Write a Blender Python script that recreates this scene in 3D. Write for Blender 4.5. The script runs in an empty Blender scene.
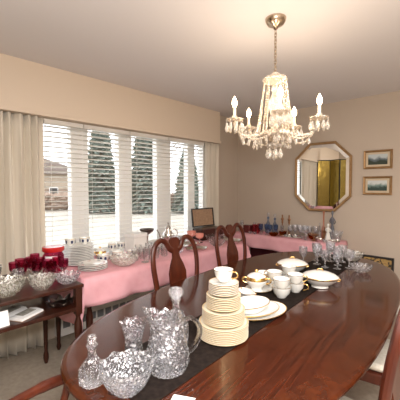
import bpy, bmesh, math, random
from mathutils import Vector, Matrix
random.seed(7)
PI = math.pi; TAU = math.tau
S = bpy.context.scene; COL = S.collection

# ---------------------------------------------------------------- camera
f_px = 314.0
th = math.atan(297 / f_px); ph = math.atan(13 / f_px)
F = Vector((-math.sin(th) * math.cos(ph), math.cos(th) * math.cos(ph), -math.sin(ph)))
Rt = Vector((math.cos(th), math.sin(th), 0)); Up = Rt.cross(F)
cd = bpy.data.cameras.new('camera'); cam = bpy.data.objects.new('camera', cd); COL.objects.link(cam)
M = Matrix((Rt, Up, -F)).transposed().to_4x4(); M.translation = (0, 0, 1.40)
cam.matrix_world = M
cd.sensor_width = 36; cd.lens = f_px / 400 * 36; cd.clip_start = 0.02; cd.clip_end = 200
S.camera = cam

# ---------------------------------------------------------------- world, lights, exposure
w = bpy.data.worlds.new('overcast_sky'); S.world = w; w.use_nodes = True
wn = w.node_tree.nodes; bg = wn['Background']
bg.inputs[0].default_value = (0.93, 0.96, 1.0, 1); bg.inputs[1].default_value = 2.0
vs = S.view_settings
vs.view_transform = 'Standard'; vs.look = 'None'; vs.gamma = 1.0; vs.use_curve_mapping = False; vs.exposure = 0.75

def light(name, kind, loc, power, color, size=0.05, rot=None, parent=None, size_y=None):
    l = bpy.data.lights.new(name, kind); l.energy = power; l.color = color
    if kind == 'AREA':
        l.size = size
        if size_y: l.shape = 'RECTANGLE'; l.size_y = size_y
    else: l.shadow_soft_size = size
    o = bpy.data.objects.new(name, l); COL.objects.link(o); o.location = loc
    if rot: o.rotation_euler = rot
    if parent: o.parent = parent
    return o
# the photographer's flash just above the lens
light('camera_flash', 'POINT', (0.0, -0.02, 1.60), 30, (1.0, 0.97, 0.93), 0.04)
# added overhead fill for soft ambient light; no fixture hangs there
light('room_fill_light', 'AREA', (0.9, 0.2, 2.38), 80, (1.0, 0.96, 0.92), 2.0, (0, 0, 0))
# added upward fill that brightens the ceiling and the room
light('ceiling_fill_light', 'AREA', (0.5, -0.2, 1.45), 26, (1.0, 0.97, 0.95), 0.5, (PI, 0, 0))

# ---------------------------------------------------------------- materials
def mat(name, color, rough=0.5, metal=0.0, coat=0.0, spec=0.5, noise=None, bump=None, emis=None, sheen=0):
    m = bpy.data.materials.new(name); m.use_nodes = True
    nt = m.node_tree; b = nt.nodes['Principled BSDF']
    b.inputs['Base Color'].default_value = (*color, 1); b.inputs['Roughness'].default_value = rough
    b.inputs['Metallic'].default_value = metal; b.inputs['Coat Weight'].default_value = coat
    b.inputs['Coat Roughness'].default_value = 0.06
    b.inputs['Specular IOR Level'].default_value = spec
    if sheen: b.inputs['Sheen Weight'].default_value = sheen
    tc = nt.nodes.new('ShaderNodeTexCoord')
    if noise:   # (scale, color2, contrast)
        n = nt.nodes.new('ShaderNodeTexNoise'); n.inputs['Scale'].default_value = noise[0]; n.inputs['Detail'].default_value = 4
        nt.links.new(tc.outputs['Object'], n.inputs['Vector'])
        r = nt.nodes.new('ShaderNodeValToRGB'); r.color_ramp.elements[0].color = (*color, 1); r.color_ramp.elements[1].color = (*noise[1], 1)
        r.color_ramp.elements[0].position = 0.5 - noise[2]; r.color_ramp.elements[1].position = 0.5 + noise[2]
        nt.links.new(n.outputs['Fac'], r.inputs['Fac']); nt.links.new(r.outputs[0], b.inputs['Base Color'])
    if bump:    # (scale, strength, distance)
        n = nt.nodes.new('ShaderNodeTexNoise'); n.inputs['Scale'].default_value = bump[0]; n.inputs['Detail'].default_value = 3
        nt.links.new(tc.outputs['Object'], n.inputs['Vector'])
        bp = nt.nodes.new('ShaderNodeBump'); bp.inputs['Strength'].default_value = bump[1]; bp.inputs['Distance'].default_value = bump[2]
        nt.links.new(n.outputs['Fac'], bp.inputs['Height']); nt.links.new(bp.outputs[0], b.inputs['Normal'])
    if emis:
        b.inputs['Emission Color'].default_value = (*emis[0], 1); b.inputs['Emission Strength'].default_value = emis[1]
    return m

def wood(name, c1, c2, rough=0.25, coat=0.6, scale=(3, 40, 40), axis=0):
    m = mat(name, c1, rough, coat=coat, spec=0.27); nt = m.node_tree; b = nt.nodes['Principled BSDF']
    tc = nt.nodes.new('ShaderNodeTexCoord'); mp = nt.nodes.new('ShaderNodeMapping')
    mp.inputs['Scale'].default_value = scale
    n = nt.nodes.new('ShaderNodeTexNoise'); n.inputs['Scale'].default_value = 1.0; n.inputs['Detail'].default_value = 6; n.inputs['Distortion'].default_value = 0.6
    r = nt.nodes.new('ShaderNodeValToRGB')
    r.color_ramp.elements[0].color = (*c1, 1); r.color_ramp.elements[1].color = (*c2, 1)
    r.color_ramp.elements[0].position = 0.3; r.color_ramp.elements[1].position = 0.7
    nt.links.new(tc.outputs['Object'], mp.inputs[0]); nt.links.new(mp.outputs[0], n.inputs['Vector'])
    nt.links.new(n.outputs['Fac'], r.inputs[0]); nt.links.new(r.outputs[0], b.inputs['Base Color'])
    return m

def glass(name, color=(1, 1, 1), rough=0.0, clear=0.45, ior=1.5):
    m = bpy.data.materials.new(name); m.use_nodes = True; nt = m.node_tree; nt.nodes.clear()
    o = nt.nodes.new('ShaderNodeOutputMaterial'); g = nt.nodes.new('ShaderNodeBsdfGlass'); t = nt.nodes.new('ShaderNodeBsdfTransparent')
    g.inputs['Color'].default_value = (*color, 1); g.inputs['Roughness'].default_value = rough; g.inputs['IOR'].default_value = ior
    t.inputs['Color'].default_value = (*color, 1)
    x = nt.nodes.new('ShaderNodeMixShader'); x.inputs[0].default_value = 1 - clear
    nt.links.new(t.outputs[0], x.inputs[1]); nt.links.new(g.outputs[0], x.inputs[2]); nt.links.new(x.outputs[0], o.inputs[0])
    return m

def cutglass(name, color=(0.97, 0.98, 1.0), sparkle=0.07, clear=0.35, cells=150):
    # cut lead crystal: refracting glass, its sparkle painted on as bright random cells
    m = bpy.data.materials.new(name); m.use_nodes = True; nt = m.node_tree; nt.nodes.clear()
    o = nt.nodes.new('ShaderNodeOutputMaterial'); g = nt.nodes.new('ShaderNodeBsdfGlass'); t = nt.nodes.new('ShaderNodeBsdfTransparent')
    gl = nt.nodes.new('ShaderNodeBsdfPrincipled'); gl.inputs['Base Color'].default_value = (*color, 1); gl.inputs['Roughness'].default_value = 0.15
    gl.inputs['Metallic'].default_value = 0.5
    g.inputs['Color'].default_value = (*color, 1); g.inputs['IOR'].default_value = 1.55; t.inputs[0].default_value = (*color, 1)
    x = nt.nodes.new('ShaderNodeMixShader'); x.inputs[0].default_value = 1 - clear
    y = nt.nodes.new('ShaderNodeMixShader')
    tc = nt.nodes.new('ShaderNodeTexCoord'); v = nt.nodes.new('ShaderNodeTexVoronoi'); v.inputs['Scale'].default_value = cells
    sp = nt.nodes.new('ShaderNodeSeparateColor')
    r = nt.nodes.new('ShaderNodeValToRGB'); r.color_ramp.interpolation = 'CONSTANT'
    r.color_ramp.elements[0].position = 0; r.color_ramp.elements[0].color = (.02,) * 3 + (1,)
    r.color_ramp.elements[1].position = 1 - sparkle; r.color_ramp.elements[1].color = (.85,) * 3 + (1,)
    e_ = r.color_ramp.elements.new(max(.01, 1 - 1.8 * sparkle)); e_.color = (.30,) * 3 + (1,)
    bp = nt.nodes.new('ShaderNodeBump'); bp.inputs['Strength'].default_value = 0.6; bp.inputs['Distance'].default_value = 0.004
    L = nt.links.new
    L(tc.outputs['Object'], v.inputs['Vector']); L(v.outputs['Color'], sp.inputs[0]); L(sp.outputs[0], r.inputs[0]); L(v.outputs['Distance'], bp.inputs['Height'])
    for q in (g, gl): L(bp.outputs[0], q.inputs['Normal'])
    L(r.outputs[0], y.inputs[0]); L(t.outputs[0], x.inputs[1]); L(g.outputs[0], x.inputs[2]); L(x.outputs[0], y.inputs[1]); L(gl.outputs[0], y.inputs[2])
    L(y.outputs[0], o.inputs[0])
    return m

def pane_mat():
    m = bpy.data.materials.new('window_glass'); m.use_nodes = True; nt = m.node_tree; nt.nodes.clear()
    o = nt.nodes.new('ShaderNodeOutputMaterial'); t = nt.nodes.new('ShaderNodeBsdfTransparent'); g = nt.nodes.new('ShaderNodeBsdfGlossy')
    g.inputs['Roughness'].default_value = 0.02; x = nt.nodes.new('ShaderNodeMixShader'); x.inputs[0].default_value = 0.06
    nt.links.new(t.outputs[0], x.inputs[1]); nt.links.new(g.outputs[0], x.inputs[2]); nt.links.new(x.outputs[0], o.inputs[0])
    return m

WALL = mat('wall_paint', (0.555, 0.475, 0.395), 0.85, bump=(120, 0.08, 0.002))
VALM = mat('valance_fabric', (0.75, 0.64, 0.52), 0.85, bump=(200, 0.1, 0.002))
CEIL = mat('ceiling_paint', (0.77, 0.755, 0.77), 0.9)
CARPET = mat('carpet', (0.46, 0.39, 0.31), 0.95, noise=(30, (0.36, 0.30, 0.24), 0.25), bump=(400, 0.6, 0.004))
WHITE = mat('white_paint', (0.85, 0.84, 0.82), 0.4)
def slat_mat():
    m = bpy.data.materials.new('blind_slat'); m.use_nodes = True; nt = m.node_tree; nt.nodes.clear()
    o = nt.nodes.new('ShaderNodeOutputMaterial'); d = nt.nodes.new('ShaderNodeBsdfDiffuse'); t = nt.nodes.new('ShaderNodeBsdfTranslucent')
    x = nt.nodes.new('ShaderNodeMixShader'); x.inputs[0].default_value = 0.35
    for q in (d, t): q.inputs[0].default_value = (0.93, 0.91, 0.87, 1)
    nt.links.new(d.outputs[0], x.inputs[1]); nt.links.new(t.outputs[0], x.inputs[2]); nt.links.new(x.outputs[0], o.inputs[0])
    return m
SLAT = slat_mat()
CURT = mat('curtain_fabric', (0.74, 0.68, 0.58), 0.9, bump=(300, 0.15, 0.002), sheen=0.2)
TABLE = wood('mahogany_top', (0.026, 0.005, 0.002), (0.072, 0.015, 0.005), 0.14, 0.16, (70, 3.5, 20))
BAND = wood('mahogany_crossband', (0.038, 0.008, 0.003), (0.075, 0.017, 0.005), 0.14, 0.16, (30, 30, 14))
DWOOD = wood('mahogany_dark', (0.028, 0.008, 0.005), (0.055, 0.015, 0.008), 0.3, 0.35, (20, 20, 3))
CHAIRW = wood('chair_wood', (0.055, 0.011, 0.006), (0.11, 0.024, 0.010), 0.28, 0.15, (20, 20, 4))
SEAT = mat('seat_fabric', (0.72, 0.68, 0.60), 0.9, noise=(60, (0.6, 0.54, 0.44), 0.2))
RUN = mat('runner_cloth', (0.010, 0.007, 0.006), 0.9, spec=0.1, noise=(45, (0.022, 0.015, 0.012), 0.15), bump=(300, 0.3, 0.002))
PINK = mat('pink_cloth', (0.74, 0.36, 0.41), 0.85, noise=(14, (0.80, 0.44, 0.49), 0.25), bump=(250, 0.2, 0.002))
SHADED_PINK = mat('shaded_pink_cloth', (0.10, 0.012, 0.022), 0.85, bump=(200, 0.2, 0.002))  # pink cloth with the under-table shade mixed into its colour
CHINA = mat('white_china', (0.86, 0.85, 0.81), 0.12, coat=0.6)
CREAM = mat('cream_china', (0.84, 0.77, 0.62), 0.15, coat=0.5)
GOLD = mat('gold_gilt', (0.78, 0.50, 0.18), 0.25, metal=0.9)
PALEG = mat('pale_gilt', (0.74, 0.54, 0.28), 0.3, metal=0.45)
GOLDF = mat('antique_gold', (0.40, 0.25, 0.12), 0.42, metal=0.45, noise=(40, (0.33, 0.19, 0.08), 0.2), bump=(80, 0.4, 0.003))
BRASS = mat('brass', (0.50, 0.41, 0.31), 0.25, metal=1)
SILVER = mat('silver', (0.72, 0.70, 0.68), 0.16, metal=1)
TARN = mat('tarnished_silver', (0.20, 0.17, 0.15), 0.3, metal=1)
BLACK = mat('black_metal', (0.02, 0.018, 0.018), 0.4)
PAPER = mat('paper', (0.88, 0.87, 0.86), 0.8)
INK = mat('blue_ink', (0.03, 0.04, 0.12), 0.5)
NAVY = mat('navy_glaze', (0.02, 0.03, 0.10), 0.3)
GREY = mat('grey_stripe', (0.20, 0.21, 0.23), 0.8)
BROWNV = mat('brown_velvet', (0.26, 0.15, 0.09), 0.8)
VELV = mat('tan_lining', (0.42, 0.28, 0.18), 0.8, noise=(50, (0.30, 0.19, 0.12), .2))
LID = mat('red_lid', (0.55, 0.02, 0.02), 0.25, coat=0.5)
PINKC = mat('salmon_ceramic', (0.75, 0.30, 0.24), 0.25, coat=0.4)
BLUEC = mat('slate_ceramic', (0.13, 0.14, 0.17), 0.2, coat=0.5)
AMBERC = mat('bronze_ceramic', (0.26, 0.12, 0.05), 0.3, metal=0.3)
PANE = pane_mat()
CRY = cutglass('cut_crystal')
CRYC = cutglass('bright_cut_crystal', sparkle=0.12, clear=0.3)
CLEAR = glass('clear_glass', (0.97, 0.98, 0.98), clear=0.5)
FROST = cutglass('pressed_glass', (0.93, 0.93, 0.90), sparkle=0.22, clear=0.45)
RUBY = glass('ruby_glass', (0.80, 0.40, 0.53), clear=0.65)
PINKG = glass('rose_glass', (0.90, 0.55, 0.60), clear=0.5)
BLUEG = glass('blue_tint_glass', (0.72, 0.80, 0.92), clear=0.5)
AMBG = glass('amber_glass', (0.75, 0.42, 0.16), clear=0.45)
MIRR = mat('mirror_silvering', (0.92, 0.93, 0.92), 0.01, metal=1)
CRYL = cutglass('chandelier_crystal', (1.0, 0.97, 0.92), sparkle=0.35, clear=0.25, cells=260)
BEAD = cutglass('chandelier_bead', (1.0, 0.93, 0.82), sparkle=0.55, clear=0.2, cells=220)  # extra bright cells painted in for the glow of bulb-lit beads

# ---------------------------------------------------------------- mesh helpers
def BM(): return bmesh.new()
def lathe(bm, prof, seg=28, rf=None, at=(0, 0, 0), mi=None, sx=1, sy=1, caps=True):
    rings = []
    for i, (r, z) in enumerate(prof):
        ring = []
        if r <= 1e-5:
            ring = [bm.verts.new((at[0], at[1], at[2] + z))]
        else:
            for k in range(seg):
                t = TAU * k / seg; rr, zz = (rf(t, i, r, z) if rf else (r, z))
                ring.append(bm.verts.new((at[0] + rr * math.cos(t) * sx, at[1] + rr * math.sin(t) * sy, at[2] + zz)))
        rings.append(ring)
    for i in range(len(rings) - 1):
        a, b = rings[i], rings[i + 1]; m_ = mi[i] if mi else 0
        for k in range(seg):
            k2 = (k + 1) % seg
            if len(a) == 1 and len(b) == 1: continue
            if len(a) == 1: fc = (a[0], b[k2], b[k])
            elif len(b) == 1: fc = (a[k], a[k2], b[0])
            else: fc = (a[k], a[k2], b[k2], b[k])
            try: bm.faces.new(fc).material_index = m_
            except ValueError: pass
    if caps:
        for r_, fl in ((rings[0], True), (rings[-1], False)):
            if len(r_) > 2:
                try: bm.faces.new(r_[::-1] if fl else r_)
                except ValueError: pass
    return bm
def box(bm, x0, x1, y0, y1, z0, z1, mi=0):
    v = [bm.verts.new(p) for p in ((x0, y0, z0), (x1, y0, z0), (x1, y1, z0), (x0, y1, z0), (x0, y0, z1), (x1, y0, z1), (x1, y1, z1), (x0, y1, z1))]
    for q in ((0, 3, 2, 1), (4, 5, 6, 7), (0, 1, 5, 4), (1, 2, 6, 5), (2, 3, 7, 6), (3, 0, 4, 7)):
        bm.faces.new([v[i] for i in q]).material_index = mi
    return bm
def tube(bm, pts, r, seg=8, closed=False, flat=1.0, flatdir=None):
    pts = [Vector(p) for p in pts]; n = len(pts)
    rs = r if isinstance(r, (list, tuple)) else [r] * n
    rings = []; pu = None
    for i, p in enumerate(pts):
        if closed: d = pts[(i + 1) % n] - pts[i - 1]
        else: d = pts[min(i + 1, n - 1)] - pts[max(i - 1, 0)]
        d.normalize()
        if flatdir is not None: u = Vector(flatdir)
        elif pu is None: u = Vector((0, 0, 1)) if abs(d.z) < 0.9 else Vector((1, 0, 0))
        else: u = pu
        u = (u - d * u.dot(d)).normalized(); v = d.cross(u); pu = u
        rings.append([bm.verts.new(p + u * math.cos(TAU * k / seg) * rs[i] * flat + v * math.sin(TAU * k / seg) * rs[i]) for k in range(seg)])
    m = n if closed else n - 1
    for i in range(m):
        a, b = rings[i], rings[(i + 1) % n]
        for k in range(seg):
            try: bm.faces.new((a[k], a[(k + 1) % seg], b[(k + 1) % seg], b[k]))
            except ValueError: pass
    if not closed:
        bm.faces.new(rings[0][::-1]); bm.faces.new(rings[-1])
    return bm
def smooth_path(pts, n=6):
    P = [Vector(p) for p in pts]; out = []
    for i in range(len(P) - 1):
        a = P[max(i - 1, 0)]; b = P[i]; c = P[i + 1]; d = P[min(i + 2, len(P) - 1)]
        for k in range(n):
            t = k / n
            out.append(0.5 * ((2 * b) + (c - a) * t + (2 * a - 5 * b + 4 * c - d) * t * t + (3 * b - a - 3 * c + d) * t ** 3))
    out.append(P[-1]); return out
def prism(bm, outline, h0, h1, fn=None, mi=0):
    """outline (a,b) extruded from h0 to h1; fn maps (a,b,h) -> xyz"""
    fn = fn or (lambda a, b, h: (a, b, h))
    lo = [bm.verts.new(fn(a, b, h0)) for a, b in outline]; hi = [bm.verts.new(fn(a, b, h1)) for a, b in outline]
    n = len(outline)
    bm.faces.new(lo[::-1]).material_index = mi; bm.faces.new(hi).material_index = mi
    for i in range(n): bm.faces.new((lo[i], lo[(i + 1) % n], hi[(i + 1) % n], hi[i])).material_index = mi
    return bm
def obj(name, bm, m, parent=None, loc=(0, 0, 0), rot=(0, 0, 0), smooth=True, bevel=0, angle=40):
    bmesh.ops.recalc_face_normals(bm, faces=bm.faces)
    me = bpy.data.meshes.new(name); bm.to_mesh(me); bm.free()
    for q in (m if isinstance(m, (list, tuple)) else [m]): me.materials.append(q)
    if smooth:
        me.polygons.foreach_set('use_smooth', [True] * len(me.polygons))
        me.set_sharp_from_angle(angle=math.radians(angle))
    o = bpy.data.objects.new(name, me); COL.objects.link(o); o.location = loc; o.rotation_euler = rot
    if parent: o.parent = parent
    if bevel:
        b = o.modifiers.new('bevel', 'BEVEL'); b.width = bevel; b.segments = 2; b.limit_method = 'ANGLE'
    return o
def tag(o, label, cat, group=None, kind=None):
    o['label'] = label; o['category'] = cat
    if group: o['group'] = group
    if kind: o['kind'] = kind
    return o
def struct(o): o['kind'] = 'structure'; return o
def empty(name, loc=(0, 0, 0), rz=0):
    o = bpy.data.objects.new(name, None); COL.objects.link(o); o.location = loc; o.rotation_euler = (0, 0, rz); o.empty_display_size = 0.05
    return o
KIDS = {}
def copy_tree(o, parent=None):
    c = o.copy(); COL.objects.link(c)
    if parent: c.parent = parent
    for k in [x for x in list(bpy.data.objects) if x.parent == o]: copy_tree(k, c)
    return c
PROTO = {}
def place(key, maker, loc, rz, label, cat, group=None, sc=1):
    if key not in PROTO: PROTO[key] = [maker(), False]
    p = PROTO[key]; o = p[0] if not p[1] else copy_tree(p[0]); p[1] = True
    for k in ('label', 'category', 'group'):
        if k in o: del o[k]
    o.location = loc; o.rotation_euler = (0, 0, rz)
    o.scale = sc if isinstance(sc, tuple) else (sc, sc, sc)
    return tag(o, label, cat, group)

# ---------------------------------------------------------------- room shell
WX = -2.95; BY = 3.98; H = 2.44; RX = 2.3; NY = -1.9
struct(obj('floor', box(BM(), WX - .2, RX + .1, NY - .1, BY + .1, -0.1, 0), CARPET, smooth=False))
struct(obj('ceiling', box(BM(), WX - .2, RX + .1, NY - .1, BY + .1, H, H + .1), CEIL, smooth=False))
struct(obj('wall_back', box(BM(), WX - .14, RX + .1, BY, BY + .1, 0, H), WALL, smooth=False))
struct(obj('wall_right', box(BM(), RX, RX + .1, NY, BY, 0, H), WALL, smooth=False))
struct(obj('wall_rear', box(BM(), WX - .14, RX + .1, NY - .1, NY, 0, H), WALL, smooth=False))
Z0, Z1 = 0.70, 2.03
Y0, Y1 = 1.04, 3.24
wb = BM()
box(wb, WX - .14, WX, NY, BY, 0, Z0); box(wb, WX - .14, WX, NY, BY, Z1, H)
box(wb, WX - .14, WX, NY, Y0, Z0, Z1); box(wb, WX - .14, WX, Y1, BY, Z0, Z1)
struct(obj('wall_left', wb, WALL, smooth=False))
struct(obj('baseboard_back', box(BM(), WX + .015, RX - .015, BY - .015, BY - .001, 0.001, .10), WHITE, smooth=False))
# soffit (cornice box) over the window
sf = BM(); box(sf, WX + .001, -2.83, NY + .01, 3.40, 2.04, H - .001)
struct(obj('trim_1', sf, VALM, smooth=False))
struct(obj('trim_2', box(BM(), WX + .001, -2.815, NY + .01, 3.41, 2.005, 2.04), VALM, smooth=False, bevel=.004))
# windows: frame with mullions, panes, sill
MC = [1.04 + .03, 1.435, 1.955, 2.505, 3.02, 3.16 - .0]
bays = [(1.04, 1.36), (1.51, 1.885), (2.025, 2.407), (2.60, 2.93), (3.03, 3.22)]  # last pane added for its white glow beside and behind the curtain
for i, (a, b) in enumerate(bays):
    wf = BM()
    l = a if i == 0 else (bays[i - 1][1] + a) / 2; r_ = (b + bays[i + 1][0]) / 2 if i < 4 else 3.235
    box(wf, WX - .11, WX - .03, l, a + .012, Z0, Z1); box(wf, WX - .11, WX - .03, b - .012, r_, Z0, Z1)
    box(wf, WX - .11, WX - .03, a + .012, b - .012, Z0, Z0 + .05); box(wf, WX - .11, WX - .03, a + .012, b - .012, Z1 - .05, Z1)
    wo = struct(obj('window_%d' % (i + 1), wf, WHITE, smooth=False))
    obj('pane', box(BM(), WX - .075, WX - .070, a + .012, b - .012, Z0 + .05, Z1 - .05), PANE, wo, smooth=False)
struct(obj('trim_3', box(BM(), WX - .03, WX + .04, Y0 + .005, Y1 - .005, Z0 - .0, Z0 + .02), WHITE, smooth=False, bevel=.003))

# blinds
bl = [(1.075, 1.428), (1.440, 1.948), (1.960, 2.498), (2.510, 3.130)]
desc = ['narrow white slatted blind beside the left curtain, house behind it', 'white slatted blind in front of the first evergreen tree',
        'white slatted blind in front of the middle evergreen, behind the silver pot', 'white slatted blind nearest the right curtain, behind the open flatware chest']
for i, (a, b) in enumerate(bl):
    r = empty('window_blind', (-2.905, (a + b) / 2, 2.0)); tag(r, desc[i], 'blind', 'slatted blinds over the window')
    hw = (b - a) / 2
    obj('headrail', box(BM(), -.022, .022, -hw, hw, -.04, -.003), SLAT, r, smooth=False)
    s = BM(); z = -.065; tl = math.radians(8)
    while z > -1.20:
        c_, s_ = math.cos(tl) * .024, math.sin(tl) * .024
        prism(s, [(-c_, z - s_), (0, z + .0025), (c_, z + s_), (c_, z + s_ + .002), (0, z + .0045), (-c_, z - s_ + .002)], -hw, hw, lambda a_, b_, h: (a_, h, b_))
        z -= .0445
    obj('slats', s, SLAT, r, smooth=False)
    obj('bottom_rail', box(BM(), -.02, .02, -hw, hw, -1.235, -1.215), SLAT, r, smooth=False)
    for yy in (-hw * .72, hw * .72):
        obj('ladder_cord', tube(BM(), [(.024, yy, -.04), (.024, yy, -1.214)], .0014, 5), SLAT, r)

# curtains
def curtain(name, y0, y1, z0, z1, folds, label):
    bm = BM(); n = int((y1 - y0) / .008); rows = 14; V = []
    for j in range(rows + 1):
        v_ = j / rows; z = z1 + (z0 - z1) * v_; row = []
        for i in range(n + 1):
            u = i / n; t = u * folds * TAU
            amp = .030 + .006 * v_
            x = -2.872 + amp * math.sin(t + .9 * math.sin(t * .37)) + .006 * math.sin(t * 2.3 + v_ * 2)
            row.append(bm.verts.new((x, y0 + (y1 - y0) * u + .01 * math.sin(t * 1.0 + 1) * v_, z)))
        V.append(row)
    for j in range(rows):
        for i in range(n): bm.faces.new((V[j][i], V[j][i + 1], V[j + 1][i + 1], V[j + 1][i]))
    o = obj(name, bm, CURT, angle=80); sd = o.modifiers.new('thickness', 'SOLIDIFY'); sd.thickness = .003; sd.offset = 0
    return tag(o, label, 'curtain', 'cream curtains at the window')
curtain('curtain', .02, 1.062, .012, 2.0, 15, 'wide cream pleated curtain left of the window behind the glassware console')
curtain('curtain', 3.13, 3.395, .012, 2.0, 4.6, 'narrow cream curtain right of the window beside the back corner')

# baseboard heater under the window
ht = empty('baseboard_heater', (-2.95, 2.3, 0)); tag(ht, 'white baseboard heater with dark grille openings along the wall under the pink table', 'heater')
hb = BM(); box(hb, .002, .075, -1.15, 1.15, .02, .21)
obj('casing', hb, WHITE, ht, smooth=False, bevel=.006)
g = BM()
for k in range(26): box(g, .0755, .078, -1.10 + k * .086, -1.10 + k * .086 + .066, .095, .165)
obj('grille', g, GREY, ht, smooth=False)

# ---------------------------------------------------------------- outside
SNOW = mat('pale_ground', (0.36, 0.32, 0.26), 0.9, noise=(0.6, (0.46, 0.43, 0.37), .2))
NEED = mat('evergreen', (0.12, 0.16, 0.125), 0.8, noise=(3, (0.21, 0.25, 0.21), .2))
BARK = mat('bark', (0.20, 0.15, 0.11), 0.9)
HEDGE = mat('bare_hedge', (0.22, 0.15, 0.11), 0.9, noise=(4, (0.34, 0.25, 0.19), .2))
BRICK = mat('house_brick', (0.24, 0.17, 0.13), 0.9, noise=(5, (0.30, 0.22, 0.17), .2))
SIDING = mat('house_siding', (0.36, 0.29, 0.22), 0.8)
ROOF = mat('house_roof', (0.17, 0.13, 0.11), 0.9, noise=(4, (0.22, 0.18, 0.16), .2))
GZ = -0.35
struct(obj('lawn', box(BM(), -60, WX - .15, -20, 60, GZ - .1, GZ), SNOW, smooth=False))
def conifer(x, y, h, r, label, seed):
    rr = random.Random(seed); t = empty('evergreen_tree', (x, y, GZ)); tag(t, label, 'tree', 'evergreens outside the window')
    obj('trunk', lathe(BM(), [(.10, 0), (.07, h * .4), (.02, h * .95)], 8), BARK, t)
    bm = BM(); N = int(1500)
    for k in range(N):
        u = (k + rr.random()) / N; z = .25 + u * (h - .25); R = r * (1 - u) ** .6 * (0.75 + .35 * rr.random()) + .05
        a = rr.random() * TAU; ca, sa = math.cos(a), math.sin(a); wd = .16 + .10 * rr.random(); q = R * (.15 + .35 * rr.random())
        p0 = Vector((ca * q, sa * q, z + .10)); p1 = Vector((ca * R, sa * R, z - .18 * R - .06 * rr.random() + .05)); sd = Vector((-sa, ca, 0)) * wd
        m_ = (p0 + p1) / 2 + Vector((0, 0, .05)); lo = (p0 + p1) / 2 - Vector((0, 0, .10))
        v = [bm.verts.new(p) for p in (p0, m_ + sd, p1, m_ - sd, lo)]
        for f3 in ((0, 1, 2), (0, 2, 3), (0, 4, 1), (1, 4, 2), (2, 4, 3), (3, 4, 0)): bm.faces.new([v[i] for i in f3])
    obj('foliage', bm, NEED, t, smooth=False)
# ---- positions worked out on site: about 14 to 20 m from the window
conifer(-19.4, 10.8, 6.8, 1.42, 'broad evergreen tree seen through the second pane', 1)
conifer(-17.2, 12.85, 7.2, 1.42, 'middle evergreen tree outside between two white mullions', 2)
conifer(-15.2, 14.85, 4.7, 1.1, 'smaller evergreen tree outside, nearest the right curtain', 3)
hg = BM(); rr = random.Random(9)
for k in range(2200):
    u_ = rr.random(); y = 5 + 14 * u_; x = -28.5 + 13.5 * u_ + .8 * (rr.random() - .5); z = GZ + .05 + 1.0 * rr.random()
    a = rr.random() * PI; s_ = .16 + .22 * rr.random()
    lathe(hg, [(0, -s_ * .7), (s_, 0), (0, s_ * .7)], 5, at=(x, y, z + .1))
tag(obj('brown_hedge', hg, HEDGE, smooth=False), 'low leafless brown hedge along the far side of the pale lawn', 'hedge', kind='stuff')
for j, (bx_, by_, bh, lab) in enumerate([(-17.0, 18.5, 7.0, 'bare leafless tree outside behind the smallest evergreen'), (-22.0, 17.5, 8.0, 'tall bare leafless tree outside behind the middle evergreen')]):
    bt = empty('bare_tree', (bx_, by_, GZ)); tag(bt, lab, 'tree')
    bm = BM(); rr = random.Random(20 + j)
    def grow(p, d, l, r, n):
        q = p + d * l; tube(bm, [p, q], [r, r * .65], 5)
        if n == 0: return
        for _ in range(3):
            nd = (d + Vector((rr.uniform(-.7, .7), rr.uniform(-.7, .7), rr.uniform(-.1, .5)))).normalized(); grow(q, nd, l * .72, r * .6, n - 1)
    grow(Vector((0, 0, 0)), Vector((0, 0, 1)), bh * .32, .11, 5)
    obj('branches', bm, BARK, bt)
hs = empty('neighbouring_house', (-38.0, 12.0, GZ)); tag(hs, 'tan brick neighbouring house with low gable roof beyond the lawn', 'house')
b_ = BM(); box(b_, -4, 4, -7.0, 4.6, 0, 3.1); obj('brick_wall', b_, BRICK, hs, smooth=False)
obj('siding_band', box(BM(), 4.0, 4.06, -7.0, 4.6, 1.5, 3.1), SIDING, hs, smooth=False)
prism_ = BM(); prism(prism_, [(-8.0, 3.11), (5.2, 3.11), (5.2, 3.3), (-1.2, 5.1), (-8.0, 3.3)], -4.5, 4.6, lambda a, b, h: (h, a, b)); obj('gable_roof', prism_, ROOF, hs, smooth=False)
for yy in (-3.0, 1.0, 3.0):
    fr = obj('house_window', box(BM(), 4.06, 4.10, yy, yy + .9, .6, 1.7), WHITE, hs, smooth=False)
    obj('house_pane', box(BM(), 4.10, 4.11, yy + .06, yy + .84, .66, 1.64), BLACK, fr, smooth=False)

# ---------------------------------------------------------------- dining table
TC = (-.99, 1.775); TA = .105
def oval(L, W, n, N=96):
    out = []
    for k in range(N):
        t = TAU * k / N; c_, s_ = math.cos(t), math.sin(t)
        out.append((W * abs(c_) ** (2 / n) * (1 if c_ > 0 else -1), L * abs(s_) ** (2 / n) * (1 if s_ > 0 else -1)))
    return out
dt = empty('dining_table', (TC[0], TC[1], 0), TA); tag(dt, 'large polished oval mahogany dining table with paler banded edge in the middle of the room', 'table')
bm = BM(); L_, W_, n_ = 1.345, .632, 2.75
levels = [((L_ - .10, W_ - .10), .7499, 0), ((L_ - .022, W_ - .022), .7499, 1), ((L_ - .012, W_ - .012), .7497, 1), ((L_, W_), .745, 1), ((L_ + .002, W_ + .002), .735, 1), ((L_ - .008, W_ - .008), .722, 1), ((L_ - .03, W_ - .03), .716, 1)]
rings = []
for (a, b), z, _ in levels: rings.append([bm.verts.new((x, y, z)) for x, y in oval(a, b, n_)])
bm.faces.new(rings[0]).material_index = 0
for i in range(len(rings) - 1):
    for k in range(96):
        bm.faces.new((rings[i][k], rings[i + 1][k], rings[i + 1][(k + 1) % 96], rings[i][(k + 1) % 96])).material_index = 1
bm.faces.new(rings[-1][::-1]).material_index = 1
obj('tabletop', bm, [TABLE, BAND], dt, angle=60)
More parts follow.
